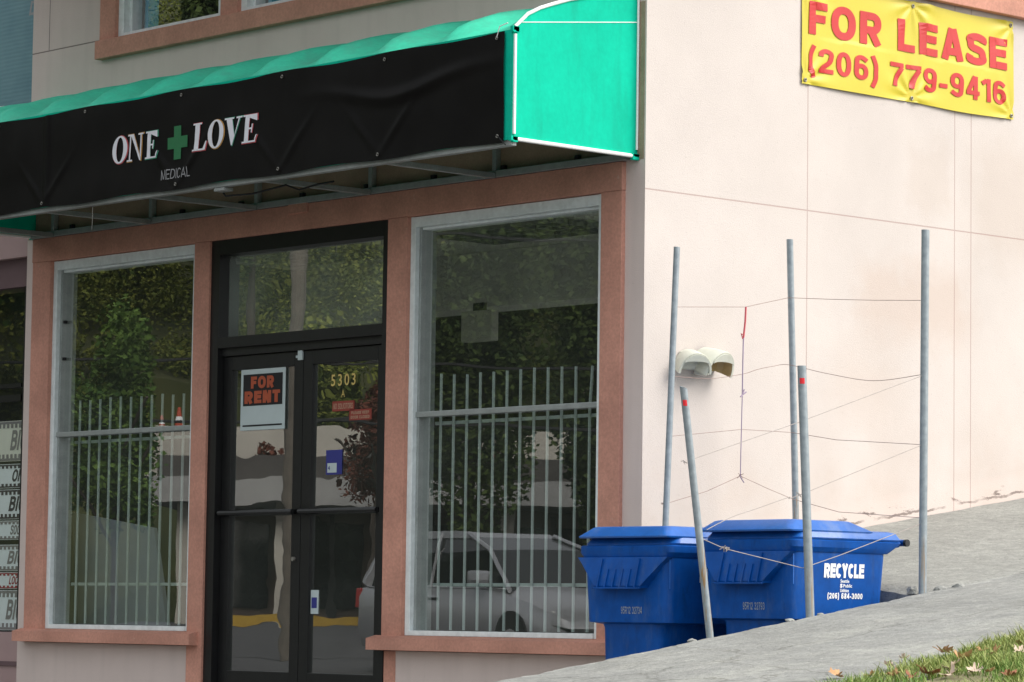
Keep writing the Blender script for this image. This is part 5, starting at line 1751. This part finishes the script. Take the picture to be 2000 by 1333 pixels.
# parked car, built at the origin facing +X
CAR = thing("parked_car", (0, 0, 0), "silver hatchback parked across the street, mirrored in the right shop window", "car", rotz=R(8))
def car_sec(x, zb, zt, hw, zbelt, r=.08):
    pts = []
    for s in (1, -1):
        seq = [(hw * .92, zb), (hw, zb + .12), (hw, zbelt - .10), (hw * .965, zbelt), (hw * .70, zt - .005), (0.0, zt)]
        if s == 1: pts += [(x, s * y, z) for y, z in seq]
        else: pts += [(x, s * y, z) for y, z in seq[-2::-1]]
    return pts
g = MB()
secs = [(-2.2, .45, .86, .70, .80), (-2.12, .30, 1.0, .82, .92), (-1.6, .24, 1.04, .87, .95), (-.6, .22, 1.02, .88, .94), (.6, .22, .98, .88, .91), (1.15, .22, .96, .88, .88), (1.75, .26, .84, .86, .78), (2.08, .30, .70, .78, .64), (2.2, .38, .60, .62, .56)]
g.loft([car_sec(*s) for s in secs])
bd = g.build("body", m_car, CAR); shade_auto(bd, 40)
g = MB()
def cab(x, z, hw): return [(x, hw, z), (x, hw * .5, z + .02), (x, -hw * .5, z + .02), (x, -hw, z)]
low = [(-2.0, .86), (-1.3, .87), (-.2, .87), (.55, .86), (1.2, .83)]
g.loft([[(-2.05, .80, .95), (1.25, .80, .90), (1.25, -.80, .90), (-2.05, -.80, .95)], [(-1.80, .70, 1.32), (.62, .70, 1.34), (.62, -.70, 1.34), (-1.80, -.70, 1.32)], [(-1.45, .60, 1.50), (.02, .60, 1.51), (.02, -.60, 1.51), (-1.45, -.60, 1.50)]])
g.build("glasshouse", m_carglass, CAR)
g = MB(); g.loft([[(-1.62, .63, 1.47), (.10, .63, 1.48), (.10, -.63, 1.48), (-1.62, -.63, 1.47)], [(-1.45, .61, 1.545), (-.05, .61, 1.55), (-.05, -.61, 1.55), (-1.45, -.61, 1.545)]])
g.build("roof", m_car, CAR)
for s in (1, -1):
    g = MB()
    g.tube([(1.28, s * .82, .90), (.64, s * .715, 1.345), (.04, s * .615, 1.525)], .03, 6); g.tube([(-.45, s * .83, .93), (-.5, s * .70, 1.40), (-.52, s * .62, 1.52)], .02, 6); g.tube([(-1.95, s * .81, .97), (-1.8, s * .705, 1.33), (-1.45, s * .61, 1.52)], .06, 6)
    g.tube([(-1.9, s * .845, .96), (1.25, s * .845, .91)], .010, 6)
    g.build("pillar", m_car, CAR)
    g = MB(); g.box(.72, .95, s * .99 - .10, s * .99 + .10, .95, 1.10, .04); g.build("mirror", m_car, CAR)
    g = MB(); g.box(-.42, -.22, s * .885 - .012, s * .885 + .012, .80, .83, .005); g.build("door_handle", m_dark, CAR)
    g = MB(); g.hexa([(1.62, s * .862, .60), (2.10, s * .74, .56), (2.02, s * .60, .56), (1.6, s * .6, .6)], [(1.60, s * .835, .76), (2.02, s * .72, .69), (1.95, s * .58, .70), (1.6, s * .6, .77)], .01); g.build("headlight", m_clear, CAR)
    g = MB(); g.box(-2.215, -2.10, s * .72 - .10, s * .72 + .10, .72, .92, .02); g.build("tail_light", m_tail, CAR)
    for x in (1.38, -1.32):
        g = MB(); g.tube([(x, s * .70, .33), (x, s * .885, .33)], .36, 22); g.build("wheel_arch", m_dark, CAR)
        g = MB(); g.tube([(x, s * .70, .31), (x, s * .893, .31)], .31, 22); wh = g.build("wheel", m_tyre, CAR)
        g = MB(); g.tube([(x, s * .85, .31), (x, s * .898, .31)], .20, 16); g.build("rim", m_chrome, wh)
CAR.location = (-15.16, -12.6, -.13)
CAR.scale = (.92, .95, 1.06)
